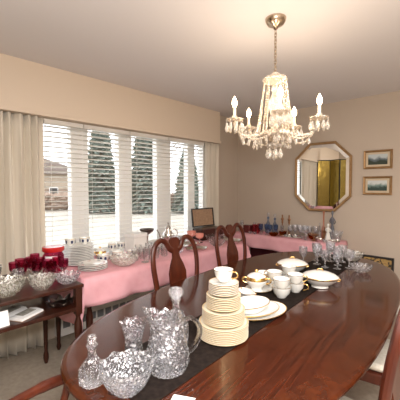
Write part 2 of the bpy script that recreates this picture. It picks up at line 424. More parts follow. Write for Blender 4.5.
bm = BM(); prism(bm, oval(L_ - .13, W_ - .13, n_), .64, .7155); obj('apron', bm, DWOOD, dt)
for sy in (-.68, .68):
    bm = BM(); lathe(bm, [(.05, .25), (.085, .28), (.09, .33), (.05, .40), (.045, .50), (.075, .60), (.06, .6395)], 20, at=(0, sy, 0))
    pd = obj('pedestal', bm, DWOOD, dt)
    for k in range(3):
        a = (k * TAU / 3) + (PI / 2 if sy < 0 else -PI / 2) + PI
        pts = smooth_path([(math.cos(a) * r, sy + math.sin(a) * r, z) for r, z in ((.04, .30), (.14, .30), (.24, .20), (.34, .07), (.40, .03))], 4)
        obj('leg', tube(BM(), pts, [.035] * 8 + [.03] * 5 + [.024] * (len(pts) - 13), 8), DWOOD, pd)
def TW(x, y):   # world position of a spot on the dining table given in table axes
    c_, s_ = math.cos(TA), math.sin(TA); return (TC[0] + x * c_ - y * s_, TC[1] + x * s_ + y * c_)
bm = BM(); box(bm, -.155, .155, -1.25, 1.24, 0, .0025)
rn = obj('table_runner', bm, RUN, None, (-.955, 1.775, .7502), (0, 0, .06), smooth=False); tag(rn, 'dark brown patterned runner along the middle of the dining table', 'table runner')
TZ = .7503; RZ = .7529

# ---------------------------------------------------------------- chairs
def chair(arms=False):
    r = empty('dining_armchair' if arms else 'dining_chair')
    wd = .235 if arms else .215
    def back(p):   # lean backwards (-y is the back, seat faces +y)
        a, z = p; t = max(0, z - .44); return Vector((a, -.20 - .16 * t - .03 * math.sin(min(1, t / .3) * PI), z))
    # posts and yoke crest
    half = [(wd - .03, .44), (wd - .035, .58), (wd - .01, .72), (wd + .005, .86), (wd - .005, .955), (wd - .035, 1.015), (wd - .085, 1.04), (wd - .13, 1.02), (.06, .975), (.03, .955)]
    for s in (-1, 1):
        pts = smooth_path([back((s * a, z)) for a, z in half], 5)
        n = len(pts); obj('back_post', tube(BM(), pts, [.022 - .002 * math.sin(i / n * PI) for i in range(n)], 10, flat=.8, flatdir=(0, 1, 0)), CHAIRW, r)
        lg = smooth_path([back((s * (wd - .03), .46)), (s * (wd - .03), -.20, .42), (s * (wd - .035), -.215, .2), (s * (wd - .02), -.27, 0.001)], 4)
        obj('leg', tube(BM(), lg, [.019] * len(lg), 8), CHAIRW, r)
        fl = smooth_path([(s * wd, .20, .42), (s * (wd + .022), .225, .33), (s * (wd - .002), .205, .16), (s * (wd - .005), .21, .06), (s * (wd + .005), .225, .024)], 4)
        obj('leg', tube(BM(), fl, [.030, .033, .034, .034, .033, .030, .026, .022, .019, .017, .015, .014, .014, .016, .021, .025, .024], 10), CHAIRW, r)
    sp = [(.055, .465), (.042, .52), (.046, .58), (.066, .66), (.082, .73), (.083, .79), (.062, .85), (.036, .90), (.032, .93), (.052, .97), (.058, 1.005), (.046, 1.035), (.02, 1.052)]
    ol = [(a, z) for a, z in sp] + [(-a, z) for a, z in sp[::-1]]
    bm = BM(); L = [[], []]
    for a, z in sp:
        for q, off in enumerate((-.007, .007)):
            L[q].append([bm.verts.new(back((u * a, z)) + Vector((0, off, 0))) for u in (-1, -.5, 0, .5, 1)])
    for q in range(2):
        for i in range(len(sp) - 1):
            for k in range(4):
                bm.faces.new((L[q][i][k], L[q][i][k + 1], L[q][i + 1][k + 1], L[q][i + 1][k]))
    for i in range(len(sp) - 1):
        for k in (0, 4): bm.faces.new((L[0][i][k], L[1][i][k], L[1][i + 1][k], L[0][i + 1][k]))
    for i in (0, -1):
        for k in range(4): bm.faces.new((L[0][i][k], L[1][i][k], L[1][i][k + 1], L[0][i][k + 1]))
    obj('splat', bm, CHAIRW, r, angle=50)
    fr = [(-wd - .01, .235), (wd + .01, .235), (wd - .02, -.20), (-wd + .02, -.20)]
    obj('seat_rail', prism(BM(), fr, .385, .445), CHAIRW, r, smooth=False, bevel=.008)
    fr2 = [(a * .93, b * .95) for a, b in fr]
    obj('seat', prism(BM(), fr2, .4455, .485), SEAT, r, bevel=.018)
    if arms:
        for s in (-1, 1):
            pts = smooth_path([back((s * (wd), .70)), (s * (wd + .02), -.12, .685), (s * (wd + .045), .04, .675), (s * (wd + .035), .14, .668), (s * (wd + .01), .17, .655)], 6)
            ar = obj('arm', tube(BM(), pts, [.017] * (len(pts) // 2) + [.020] * (len(pts) - len(pts) // 2), 10), CHAIRW, r)
            pt = smooth_path([(s * (wd + .03), .13, .655), (s * (wd + .035), .12, .60), (s * (wd + .01), .06, .50), (s * (wd + .012), .05, .41)], 5)
            obj('arm_support', tube(BM(), pt, .014, 8), CHAIRW, ar)
    return r
G = 'mahogany chairs around the dining table'
place('chair', chair, (-1.45, 1.57, 0), -PI / 2 + .03, 'mahogany splat-back chair on the window side, nearer of the two there', 'chair', G, (1, 1, .975))
place('chair', chair, (-1.50, 2.305, 0), -PI / 2 + .05, 'mahogany splat-back chair on the window side, farther, near the back corner', 'chair', G)
place('chair', chair, (-.49, 1.23, 0), PI / 2 + .05, 'dark chair back at the lower right edge of the table', 'chair', G)
place('chair', chair, (-.52, 1.95, 0), PI / 2 + .1, 'pale-seated chair pushed far under the right side of the table', 'chair', G)
place('armchair', lambda: chair(True), (-.895, .40, 0), .10, 'mahogany armchair at the near table end, only its curved arm in view', 'armchair')

# ---------------------------------------------------------------- draped tables
def draped(name, x0, x1, y0, y1, zt, drops, corner_drop, label, clabel, seed, legs_lab):
    """folding table with a cloth; drops = overhang per side (x0,x1,y0,y1)"""
    t = empty(name, ((x0 + x1) / 2, (y0 + y1) / 2, 0)); tag(t, label, 'table')
    hx, hy = (x1 - x0) / 2 - .012, (y1 - y0) / 2 - .012
    obj('table_board', box(BM(), -hx, hx, -hy, hy, zt - .035, zt - .006), DWOOD, t, smooth=False, bevel=.003)
    obj('table_apron', box(BM(), -hx + .03, hx - .03, -hy + .03, hy - .03, zt - .11, zt - .0355), DWOOD, t, smooth=False)
    for sx in (-1, 1):
        for sy in (-1, 1):
            x, y = sx * (hx - .06), sy * (hy - .06)
            obj('leg', lathe(BM(), [(.024, zt - .111), (.024, zt - .22), (.015, zt - .24), (.026, zt - .30), (.020, .20), (.014, .06), (.020, .03), (.012, .001)], 12, at=(x, y, 0)), legs_lab, t)
    rr = random.Random(seed)
    # cloth: grid from flat top continuing down over edges
    dx0, dx1, dy0, dy1 = drops
    X = [x0 - dx0 * (1 - i / 6) for i in range(6)] if dx0 else []
    nx = max(4, int((x1 - x0) / .06)); ny = max(4, int((y1 - y0) / .06))
    U = ([-(6 - i) / 6 * dx0 for i in range(6)] if dx0 else []) + [i / nx * (x1 - x0) for i in range(nx + 1)] + ([(x1 - x0) + (i + 1) / 6 * dx1 for i in range(6)] if dx1 else [])
    Vv = ([-(6 - i) / 6 * dy0 for i in range(6)] if dy0 else []) + [i / ny * (y1 - y0) for i in range(ny + 1)] + ([(y1 - y0) + (i + 1) / 6 * dy1 for i in range(6)] if dy1 else [])
    bm = BM(); grid = []; ph_ = [rr.random() * 6 for _ in range(4)]
    for u in U:
        row = []
        for v in Vv:
            ox = -u if u < 0 else max(0, u - (x1 - x0)); oy = -v if v < 0 else max(0, v - (y1 - y0))
            sxn = -1 if u < 0 else 1; syn = -1 if v < 0 else 1
            px = x0 + min(max(u, 0), x1 - x0); py = y0 + min(max(v, 0), y1 - y0)
            fold = .018 * (math.sin((u + v) * 17 + ph_[0]) + .6 * math.sin((u - v) * 29 + ph_[1]))
            if ox > 0 and oy > 0:
                m_ = math.hypot(ox, oy); drop = max(ox, oy) + corner_drop * min(ox, oy); k_ = min(ox, oy)
                px += sxn * (.012 + .35 * k_ * (ox / m_)); py += syn * (.012 + .35 * k_ * (oy / m_)); z = zt - drop
            elif ox > 0: px += sxn * (.010 + min(1, ox * 5) * (.014 + fold * .8)); z = zt - ox
            elif oy > 0: py += syn * (.010 + min(1, oy * 5) * (.014 + fold * .8)); z = zt - oy
            else: z = zt
            row.append(bm.verts.new((px, py, z)))
        grid.append(row)
    for i in range(len(U) - 1):
        for j in range(len(Vv) - 1): bm.faces.new((grid[i][j], grid[i + 1][j], grid[i + 1][j + 1], grid[i][j + 1]))
    c = obj('tablecloth', bm, PINK, angle=80); tag(c, clabel, 'tablecloth', 'pink tablecloths'); sd = c.modifiers.new('thickness', 'SOLIDIFY'); sd.thickness = .002; sd.offset = -1
    return t
draped('display_table', -2.78, -2.08, 1.02, 2.98, .752, (.0, .20, .36, .20), .35, 'long table under a pink cloth below the window', 'pink cloth draped over the long table below the window', 3, DWOOD)
draped('side_table', -2.76, -1.30, 3.58, 3.955, .752, (.22, .20, .17, 0), .2, 'table under a pink cloth against the back wall', 'pink cloth on the back-wall table below the mirror', 5, DWOOD)
# back side of the pink cloth, shade put into its dark red colour
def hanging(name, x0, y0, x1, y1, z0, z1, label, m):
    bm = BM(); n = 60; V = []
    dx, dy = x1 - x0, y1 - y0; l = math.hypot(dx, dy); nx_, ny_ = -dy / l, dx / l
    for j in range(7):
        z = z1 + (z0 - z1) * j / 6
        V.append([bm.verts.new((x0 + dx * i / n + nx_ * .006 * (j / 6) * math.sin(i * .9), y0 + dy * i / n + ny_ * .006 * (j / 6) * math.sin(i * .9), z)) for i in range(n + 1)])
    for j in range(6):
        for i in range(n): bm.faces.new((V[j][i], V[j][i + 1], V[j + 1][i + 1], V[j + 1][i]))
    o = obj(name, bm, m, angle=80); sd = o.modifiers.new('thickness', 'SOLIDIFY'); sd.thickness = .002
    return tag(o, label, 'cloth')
hanging('cloth_drape', -2.70, 3.9665, -1.36, 3.9665, .12, .700, 'pink drape with shade coloured in dark red under the back-wall table', SHADED_PINK)

# console (server) at the left
cx0, cx1, cy0, cy1 = -2.60, -1.97, .24, .965
co = empty('console_table', ((cx0 + cx1) / 2, (cy0 + cy1) / 2, 0)); tag(co, 'dark wood console with an open lower shelf, crowded with glassware, at left', 'table')
hx, hy = (cx1 - cx0) / 2, (cy1 - cy0) / 2
obj('console_top', box(BM(), -hx, hx, -hy, hy, .738, .76), DWOOD, co, smooth=False, bevel=.004)
obj('shelf', box(BM(), -hx + .02, hx - .012, -hy + .02, hy - .02, .585, .61), DWOOD, co, smooth=False, bevel=.003)
for sx in (-1, 1):
    for sy in (-1, 1):
        b = BM(); x, y = sx * (hx - .03), sy * (hy - .03)
        box(b, x - .021, x + .021, y - .021, y + .021, .56, .737)
        lathe(b, [(.020, .5605), (.013, .54), (.024, .50), (.026, .46), (.018, .34), (.013, .10), (.020, .07), (.021, .04), (.012, .001)], 12, at=(x, y, 0))
        obj('leg', b, DWOOD, co)

# ---------------------------------------------------------------- mirror, pictures
MW, MH, CUT = .705, .87, .19
def octo(s): 
    a, b = MW / 2 - s, MH / 2 - s; c_ = CUT - s * .586
    return [(-a + c_, -b), (a - c_, -b), (a, -b + c_), (a, b - c_), (a - c_, b), (-a + c_, b), (-a, b - c_), (-a, -b + c_)]
mr = empty('octagonal_mirror', (-1.615, BY - .030, 1.528), 0); mr.rotation_euler = (0, 0, math.radians(3.0)); tag(mr, 'eight-sided mirror in a thin antique gold frame on the back wall', 'mirror')
bm = BM(); rg = []
for s, y in ((0, .008), (0, -.012), (.010, -.020), (.024, -.016), (.030, -.008), (.030, .008)): rg.append([bm.verts.new((a, y, b)) for a, b in octo(s)])
for i in range(6):
    for k in range(8): bm.faces.new((rg[i][k], rg[i][(k + 1) % 8], rg[(i + 1) % 6][(k + 1) % 8], rg[(i + 1) % 6][k]))
obj('mirror_frame', bm, GOLDF, mr, smooth=False)
bm = BM(); a = [bm.verts.new((x, -.002, z)) for x, z in octo(.029)]; b = [bm.verts.new((x, -.0055, z)) for x, z in octo(.066)]
for k in range(8): bm.faces.new((a[k], a[(k + 1) % 8], b[(k + 1) % 8], b[k]))
bm.faces.new(b); c_ = [bm.verts.new((x, .004, z)) for x, z in octo(.029)]; bm.faces.new(c_)
for k in range(8): bm.faces.new((a[k], a[(k + 1) % 8], c_[(k + 1) % 8], c_[k]))
obj('mirror_glass', bm, MIRR, mr, smooth=False)
def landscape(name, sky, hill, dark, seed):
    m = mat(name, sky, .6); nt = m.node_tree; b = nt.nodes['Principled BSDF']; L = nt.links.new
    tc = nt.nodes.new('ShaderNodeTexCoord'); sep = nt.nodes.new('ShaderNodeSeparateXYZ'); n = nt.nodes.new('ShaderNodeTexNoise'); n.inputs['Scale'].default_value = 16 ; n.inputs['Detail'].default_value = 5
    mp = nt.nodes.new('ShaderNodeMapping'); mp.inputs['Location'].default_value = (seed, 0, 0)
    ad = nt.nodes.new('ShaderNodeMath'); ad.operation = 'MULTIPLY_ADD'; ad.inputs[1].default_value = 9.0
    r = nt.nodes.new('ShaderNodeValToRGB'); e = r.color_ramp.elements; e[0].position = .30; e[0].color = (*dark, 1); e[1].position = .75; e[1].color = (*sky, 1); q = e.new(.52); q.color = (*hill, 1)
    L(tc.outputs['Object'], sep.inputs[0]); L(tc.outputs['Object'], mp.inputs[0]); L(mp.outputs[0], n.inputs['Vector']); L(sep.outputs['Z'], ad.inputs[0]); L(n.outputs['Fac'], ad.inputs[2]); L(ad.outputs[0], r.inputs[0]); L(r.outputs[0], b.inputs['Base Color'])
    return m
for z, lab, a_ in ((1.712, 'upper gold-framed small landscape picture on the back wall', ((.50, .56, .58), (.14, .18, .20), (.03, .045, .03), 3)),
                   (1.416, 'lower gold-framed small landscape picture on the back wall', ((.62, .66, .66), (.20, .30, .28), (.03, .06, .05), 8))):
    p = empty('framed_picture', (-.990, BY - .012, z)); tag(p, lab, 'picture', 'small framed landscapes')
    W2, H2 = .147, .105
    bm = BM(); rg = []
    for s, y in ((0, .011), (0, -.006), (.006, -.014), (.016, -.010), (.024, -.004), (.024, .011)):
        rg.append([bm.verts.new((sx * (W2 - s), y, sz * (H2 - s))) for sx, sz in ((-1, -1), (1, -1), (1, 1), (-1, 1))])
    for i in range(6):
        for k in range(4): bm.faces.new((rg[i][k], rg[i][(k + 1) % 4], rg[(i + 1) % 6][(k + 1) % 4], rg[(i + 1) % 6][k]))
    obj('picture_frame', bm, GOLDF, p, smooth=False)
    obj('mat_board', box(BM(), -W2 + .0245, W2 - .0245, .002, .006, -H2 + .0245, H2 - .0245), mat('cream_mat', (.60, .50, .36), .8), p, smooth=False)
    obj('landscape_print', box(BM(), -.098, .098, .0, .0019, -.058, .058), landscape('landscape_paint', *a_), p, smooth=False)

# gold folding screen (seen in the mirror)
SCRG = mat('gold_leaf', (0.50, 0.40, 0.12), 0.2, metal=0.85, bump=(6, 0.5, 0.02))
fs = empty('folding_screen', (-2.38, .02, 0)); tag(fs, 'tall gold-panelled folding screen reflected in the octagonal mirror', 'folding screen')
pts = [(-.45, .12), (-.20, -.06), (.06, .10), (.32, -.08), (.56, .06)]
for i in range(4):
    (x0, y0), (x1, y1) = pts[i], pts[i + 1]; l = math.hypot(x1 - x0, y1 - y0); a = math.atan2(y1 - y0, x1 - x0)
    pn = obj('screen_panel', box(BM(), .012, l - .012, -.008, .008, .06, 2.04), SCRG, fs, (x0, y0, 0), (0, 0, a), smooth=False)
    b = BM()
    for q in ((.001, .0119), (l - .0119, l - .001)): box(b, q[0], q[1], -.012, .012, .005, 2.06)
    box(b, .012, l - .012, -.012, .012, 2.0405, 2.06); box(b, .012, l - .012, -.012, .012, .04, .0595)
    obj('panel_frame', b, BLACK, pn, smooth=False)

# floral screen by the back wall
ff = empty('floral_panel_screen', (-.905, 3.70, 0)); tag(ff, 'dark panel screen with gold floral pattern by the wall beyond the table end', 'fire screen')
FLO = mat('floral_tapestry', (0.035, 0.028, 0.02), .6, noise=(38, (.38, .24, .08), .06))
obj('floral_panel', box(BM(), -.135, .135, -.008, .008, .20, .645), FLO, ff, smooth=False)
b = BM(); box(b, -.155, -.1355, -.014, .014, .03, .665); box(b, .1355, .155, -.014, .014, .03, .665); box(b, -.1354, .1354, -.014, .014, .6455, .665); box(b, -.1354, .1354, -.014, .014, .18, .1995)
obj('screen_frame', b, BLACK, ff, smooth=False, bevel=.003)
for s in (-1, 1): obj('foot', box(BM(), s * .145 - .014, s * .145 + .014, -.10, .10, .001, .0295), BLACK, ff, smooth=False, bevel=.004)

# ---------------------------------------------------------------- chandelier
CH = (-1.025, 1.765)
ch = empty('crystal_chandelier', (CH[0], CH[1], 1.55)); tag(ch, 'crystal chandelier with five lit candle bulbs and hanging prisms over the dining table', 'chandelier')
zz = lambda z: z - 1.55
FLAME = mat('lit_bulb', (1, .9, .7), .4, emis=((1.0, .74, .42), 26))
obj('canopy', lathe(BM(), [(0.0, zz(2.375)), (.012, zz(2.378)), (.020, zz(2.392)), (.050, zz(2.405)), (.062, zz(2.425)), (.064, zz(2.439))], 28), BRASS, ch)
bm = BM()
z = 2.372; k = 0
while z > 2.125:
    c_ = []
    for q in range(10):
        t = TAU * q / 10; u = .0085 * math.cos(t); v = .015 * math.sin(t)
        c_.append((u if k % 2 else 0, 0 if k % 2 else u, zz(z - .012) + v))
    tube(bm, c_, .0024, 5, closed=True); z -= .0205; k += 1
obj('chain', bm, BRASS, ch)
def flute(n, a): return lambda t, i, r, z: (r * (1 + a * math.cos(n * t)), z)
crown = obj('crown_bowl', lathe(BM(), [(.010, zz(2.115)), (.024, zz(2.105)), (.026, zz(2.09)), (.060, zz(2.085)), (.074, zz(2.07)), (.070, zz(2.055)), (.045, zz(2.045)), (.018, zz(2.035))], 40, flute(10, .06)), BEAD, ch)
obj('stem', lathe(BM(), [(.014, zz(2.034)), (.026, zz(2.01)), (.016, zz(1.985)), (.030, zz(1.95)), (.042, zz(1.91)), (.030, zz(1.865)), (.016, zz(1.84)), (.026, zz(1.82)), (.034, zz(1.79)), (.020, zz(1.765))], 24, flute(8, .05)), CRYL, ch)
obj('hub_bowl', lathe(BM(), [(.020, zz(1.764)), (.060, zz(1.755)), (.098, zz(1.735)), (.100, zz(1.725)), (.065, zz(1.705)), (.020, zz(1.69))], 48, flute(16, .05)), BEAD, ch)
obj('lower_finial', lathe(BM(), [(.014, zz(1.689)), (.030, zz(1.675)), (.045, zz(1.665)), (.044, zz(1.658)), (.018, zz(1.648)), (.010, zz(1.64))], 32, flute(10, .06)), CRYL, ch)
def drop(bm, x, y, z, s=1.0):   # faceted pendant with its little top bead
    lathe(bm, [(0, 0), (.0045 * s, -.004 * s), (0, -.009 * s)], 6, at=(x, y, z))
    lathe(bm, [(0, -.009 * s), (.005 * s, -.016 * s), (.0095 * s, -.034 * s), (.006 * s, -.044 * s), (0, -.050 * s)], 6, at=(x, y, z))
for k in range(7):
    a = k * TAU / 7; b = BM(); drop(b, math.cos(a) * .042, math.sin(a) * .042, zz(1.66), 1.7); obj('prism', b, CRYL, ch, smooth=False)
b = BM(); lathe(b, [(0, zz(1.638)), (.010, zz(1.630)), (.020, zz(1.605)), (.014, zz(1.58)), (0, zz(1.568))], 8); obj('pendant', b, CRYL, ch, smooth=False)
ARMW = .262
for k in range(12):
    a = k * TAU / 12; b = BM(); drop(b, math.cos(a) * .096, math.sin(a) * .096, zz(1.724), 1.15); obj('prism', b, CRYL, ch, smooth=False)
for k in range(5):
    a = math.radians(47 + 72 * k + 43.4); ca, sa = math.cos(a), math.sin(a)
    P = lambda r, z: (ca * r, sa * r, zz(z))
    pts = smooth_path([P(.03, 1.745), P(.09, 1.73), P(.16, 1.715), P(.22, 1.725), P(.255, 1.76), P(ARMW, 1.79)], 6)
    arm = obj('arm', tube(BM(), pts, .0075, 10), CRYL, ch)
    bob = obj('drip_pan', lathe(BM(), [(.008, zz(1.790)), (.030, zz(1.796)), (.052, zz(1.810)), (.050, zz(1.815)), (.020, zz(1.806)), (.010, zz(1.806))], 36, flute(12, .05), at=(ca * ARMW, sa * ARMW, 0)), BEAD, arm)
    obj('candle_cup', lathe(BM(), [(.010, zz(1.8065)), (.016, zz(1.815)), (.018, zz(1.832)), (.014, zz(1.834))], 16, at=(ca * ARMW, sa * ARMW, 0)), BEAD, arm)
    obj('candle_sleeve', lathe(BM(), [(.0095, zz(1.8345)), (.0095, zz(1.885))], 14, at=(ca * ARMW, sa * ARMW, 0)), CREAM, arm)
    bu = obj('flame_bulb', lathe(BM(), [(.007, zz(1.8855)), (.012, zz(1.894)), (.0155, zz(1.908)), (.013, zz(1.924)), (.006, zz(1.941)), (.0, zz(1.952))], 14, at=(ca * ARMW, sa * ARMW, 0)), FLAME, arm)
    light('bulb_light', 'POINT', (ca * ARMW, sa * ARMW, zz(1.93)), 1.5, (1.0, .78, .58), .03, parent=ch)
    for q in range(9):
        t = q * TAU / 9; b = BM(); drop(b, ca * ARMW + math.cos(t) * .050, sa * ARMW + math.sin(t) * .050, zz(1.807), 1.45); obj('prism', b, CRYL, bob, smooth=False)
    for rr_, z_ in ((.13, 1.714), (.17, 1.708), (.205, 1.712)):
        b = BM(); drop(b, ca * rr_, sa * rr_, zz(z_), 1.15); obj('prism', b, CRYL, arm, smooth=False)
    # bead swags: crown to arm, and arm to arm
    def beads(p0, p1, sag, n, r, name):
        bm = BM()
        for i in range(n + 1):
            t = i / n; p = Vector(p0).lerp(Vector(p1), t); p.z -= sag * 4 * t * (1 - t)
            lathe(bm, [(0, -r), (r * .8, -r * .5), (r, 0), (r * .8, r * .5), (0, r)], 7, at=tuple(p))
        return obj(name, bm, BEAD, ch)
    a2 = a + TAU / 5; a3 = a + TAU / 10
    beads((ca * .068, sa * .068, zz(2.05)), (ca * .118, sa * .118, zz(1.74)), .03, 24, .0080, 'bead_strand')
    beads((math.cos(a3) * .068, math.sin(a3) * .068, zz(2.05)), (math.cos(a3) * .098, math.sin(a3) * .098, zz(1.745)), .02, 24, .0072, 'bead_strand')
    beads((ca * .235, sa * .235, zz(1.735)), (math.cos(a2) * .235, math.sin(a2) * .235, zz(1.735)), .055, 20, .0065, 'bead_swag')

# ---------------------------------------------------------------- tableware makers
def plate(r, mats=(CHINA, GOLD), h=.012, gold=True):
    prof = [(0, .0025), (r * .55, .0025), (r * .60, .004), (r * .93, h - .001), (r * .985, h), (r, h - .001), (r, h - .0035), (r * .6, .0003), (r * .55, 0), (0, 0)]
    mi = [0, 0, 0, 1, 0, 1, 0, 0, 0] if gold else [0] * 9
    return lathe(BM(), prof, 40, mi=mi)
def mk_plate(r, name, mats, h=.012): return lambda: obj(name, plate(r, mats, h), list(mats))
def handle(bm, r, z0, z1, out, th_, seg=8, ang=0):
    zc = (z0 + z1) / 2; hh = (z1 - z0) / 2
    pts = [(r * .96, 0, z1), (r + out * .6, 0, z1 + hh * .12), (r + out, 0, zc + hh * .3), (r + out * .8, 0, zc - hh * .4), (r * .96, 0, z0)]
    c_, s_ = math.cos(ang), math.sin(ang)
    return tube(bm, smooth_path([(x * c_, x * s_, z) for x, y, z in pts], 5), th_, seg)
def mk_cup(r=.045, h=.055, body=CHINA, hnd=GOLD, motif=False):
    def f():
        o = empty('teacup')
        prof = [(0, .004), (r * .45, .0), (r * .5, .003), (r * .55, .008), (r * .85, h * .45), (r * .98, h * .96), (r, h), (r * .96, h), (r * .82, h * .48), (r * .5, .012), (0, .010)]
        obj('cup_body', lathe(BM(), prof, 32, mi=[0, 0, 0, 0, 0, 1, 1, 0, 0, 0]), [body, GOLD], o)
        obj('handle', handle(BM(), r * .92, h * .25, h * .82, .024, .0032), hnd, o)
        if motif:
            for a in (-1.2, -.2, 2.2, 3.4, 4.3):
                b = BM(); lathe(b, [(0, -.002), (.011, 0), (0, .002)], 10)
                m_ = obj('painted_motif', b, NAVY, o, (math.cos(a) * r * .93, math.sin(a) * r * .93, h * .6), (0, PI / 2, a)); m_.scale = (1.35, .85, 1)
        return o
    return f
def mk_bowl(r, h, m, name='cut_glass_bowl', n=12, sc_=.05, zsc=.06, foot=.45, cut=.03, seg=72, th_=.006, flare=1.0):
    def f():
        def rf(t, i, rr, z):
            k = min(1, max(0, z / h))
            w_ = (k ** 3)
            rr2 = rr * (1 + sc_ * w_ * math.cos(n * t)) + cut * r * abs(math.sin(n * t + z / h * 5)) * abs(math.sin(n * t - z / h * 5)) * (1 if i < 7 else 0)
            return rr2, z + zsc * h * w_ * math.cos(n * t)
        prof = [(0, 0), (r * foot, 0), (r * foot * 1.05, h * .05), (r * .72, h * .25), (r * .88, h * .5), (r * .97, h * .8), (r * flare, h), (r * flare - th_, h), (r * .97 - th_ * 1.3, h * .8), (r * .85 - th_, h * .5), (r * .66 - th_, h * .28), (r * foot * .8, h * .12), (0, h * .11)]
        return obj(name, lathe(BM(), prof, seg, rf), m, angle=12)
    return f
def mk_goblet(r, h, m, stem=None, name='goblet', flute_=0):
    def f():
        prof = [(0, 0), (r * .8, 0), (r * .82, h * .02), (r * .2, h * .06), (r * .13, h * .2), (r * .16, h * .38), (r * .55, h * .46), (r * .92, h * .62), (r, h * .85), (r * 1.0, h), (r * .94, h), (r * .93, h * .84), (r * .84, h * .63), (r * .4, h * .5), (0, h * .47)]
        mi = [1] * (7 if flute_ else 5) + [0] * (5 if flute_ else 9) + ([1] * 2 if flute_ else [])
        return obj(name, lathe(BM(), prof, 24, mi=mi), [m, stem or m], angle=30)
    return f
def mk_tumbler(r, h, m, name='tumbler'):
    def f():
        rf = lambda t, i, rr, z: (rr * (1 + .03 * math.cos(12 * t) * (1 if i < 4 else 0)), z)
        return obj(name, lathe(BM(), [(0, 0), (r * .8, 0), (r * .84, h * .1), (r, h), (r * .92, h), (r * .76, h * .12), (0, h * .1)], 48, rf), m, angle=20)
    return f
def mk_decanter(r, h, m, name='decanter', shoulder=.45, neck=.3, cutn=10, stop_r=.42, smat=None):
    def f():
        o = empty(name)
        def rf(t, i, rr, z): return rr * (1 + .05 * abs(math.sin(cutn * t + z / h * 14)) * abs(math.sin(cutn * t - z / h * 14)) * (1 if z < h * shoulder else .3)) , z
        hb = h * .78
        prof = [(0, 0), (r * .8, 0), (r * .95, hb * .06), (r, hb * .22), (r * .96, hb * shoulder * .9), (r * .7, hb * (shoulder + .12)), (r * neck * 1.1, hb * (shoulder + .28)), (r * neck, hb * .85), (r * neck * 1.25, hb * .93), (r * neck * 1.5, hb), (r * neck * 1.1, hb), (r * neck * .7, hb * .9), (0, hb * .88)]
        obj('bottle', lathe(BM(), prof, 60, rf), m, o, angle=15)
        s = r * stop_r; z0 = hb * .9
        b = BM(); lathe(b, [(0, z0), (r * neck * .55, z0 + .002), (r * neck * .6, hb * 1.005), (s * .45, hb * 1.02), (s * .85, hb + (h - hb) * .3), (s, hb + (h - hb) * .55), (s * .8, hb + (h - hb) * .85), (0, h)], 16)
        obj('stopper', b, smat or m, o, angle=15)
        return o
    return f

GC = 'cut crystal at the near end of the dining table'
# near crystal group
place('dec1', mk_decanter(.043, .165, CRY, 'cruet', .42, .30, stop_r=.36), (-.955, .492, RZ), 0, 'small round-bodied cut glass cruet at the left end of the dining table', 'decanter')
place('bigbowl', mk_bowl(.082, .100, CRYC, n=9, sc_=.035, zsc=.035, cut=.04, flare=1.03), (-.838, .548, RZ), .3, 'large heavy scalloped cut glass bowl, front of the dining table', 'bowl', None, (1, 1, .88))
def vase():
    def rf(t, i, r, z):
        k = max(0, (z - .06) / .07) ** 2
        return r * (1 + .05 * k * math.cos(8 * t)) + .0025 * abs(math.sin(8 * t + z * 60)) * abs(math.sin(8 * t - z * 60)), z + .003 * k * math.cos(8 * t)
    return obj('cut_glass_vase', lathe(BM(), [(0, 0), (.034, 0), (.036, .008), (.028, .03), (.027, .065), (.033, .10), (.044, .128), (.040, .127), (.028, .098), (.022, .06), (.02, .02), (0, .016)], 64, rf), CRY, angle=14)
place('vase', vase, (-.985, .675, RZ), 0, 'cylindrical cut glass vase with flared scalloped rim, behind the big bowl', 'vase', None, (1.12, 1.12, 1.08))
def pitcher():
    o = empty('pitcher')
    def rf(t, i, r, z):
        k = max(0, (z - .12) / .07) ** 2; sp = max(0, math.cos(t - PI)) ** 6
        c_ = .0035 * abs(math.sin(9 * t + z * 40)) * abs(math.sin(9 * t - z * 40)) if i < 8 else 0
        return r * (1 + .40 * k * sp + .03 * k * math.cos(10 * t)) + c_, z + .018 * k * sp + .004 * k * math.cos(10 * t)
    obj('pitcher_body', lathe(BM(), [(0, 0), (.052, 0), (.056, .006), (.066, .03), (.064, .07), (.055, .11), (.047, .15), (.048, .185), (.052, .20), (.047, .20), (.043, .185), (.041, .15), (.049, .11), (.056, .06), (.05, .02), (0, .014)], 80, rf), CRY, o, angle=14)
    obj('handle', tube(BM(), smooth_path([(.046, 0, .185), (.075, 0, .192), (.098, 0, .165), (.098, 0, .125), (.082, 0, .085), (.062, 0, .062)], 6), .0065, 8, flat=1.3), CLEAR, o)
    return o
place('pitcher', pitcher, (-.835, .715, RZ), math.radians(40), 'tall cut glass pitcher with arched handle, left of the plate stack', 'pitcher', None, (1.14, 1.14, .97))
place('dec2', mk_decanter(.052, .238, CRY, 'decanter', .50, .26, stop_r=.62, smat=CRYC), (-.95, .86, RZ), .4, 'tall cut glass decanter with a ball stopper, behind the pitcher', 'decanter')
tag(obj('paper_card', box(BM(), -.035, .035, -.025, .025, 0, .0006), PAPER, None, (-.672, .632, RZ), (0, 0, .5), smooth=False), 'small white paper card lying on the table at the bottom edge', 'card')

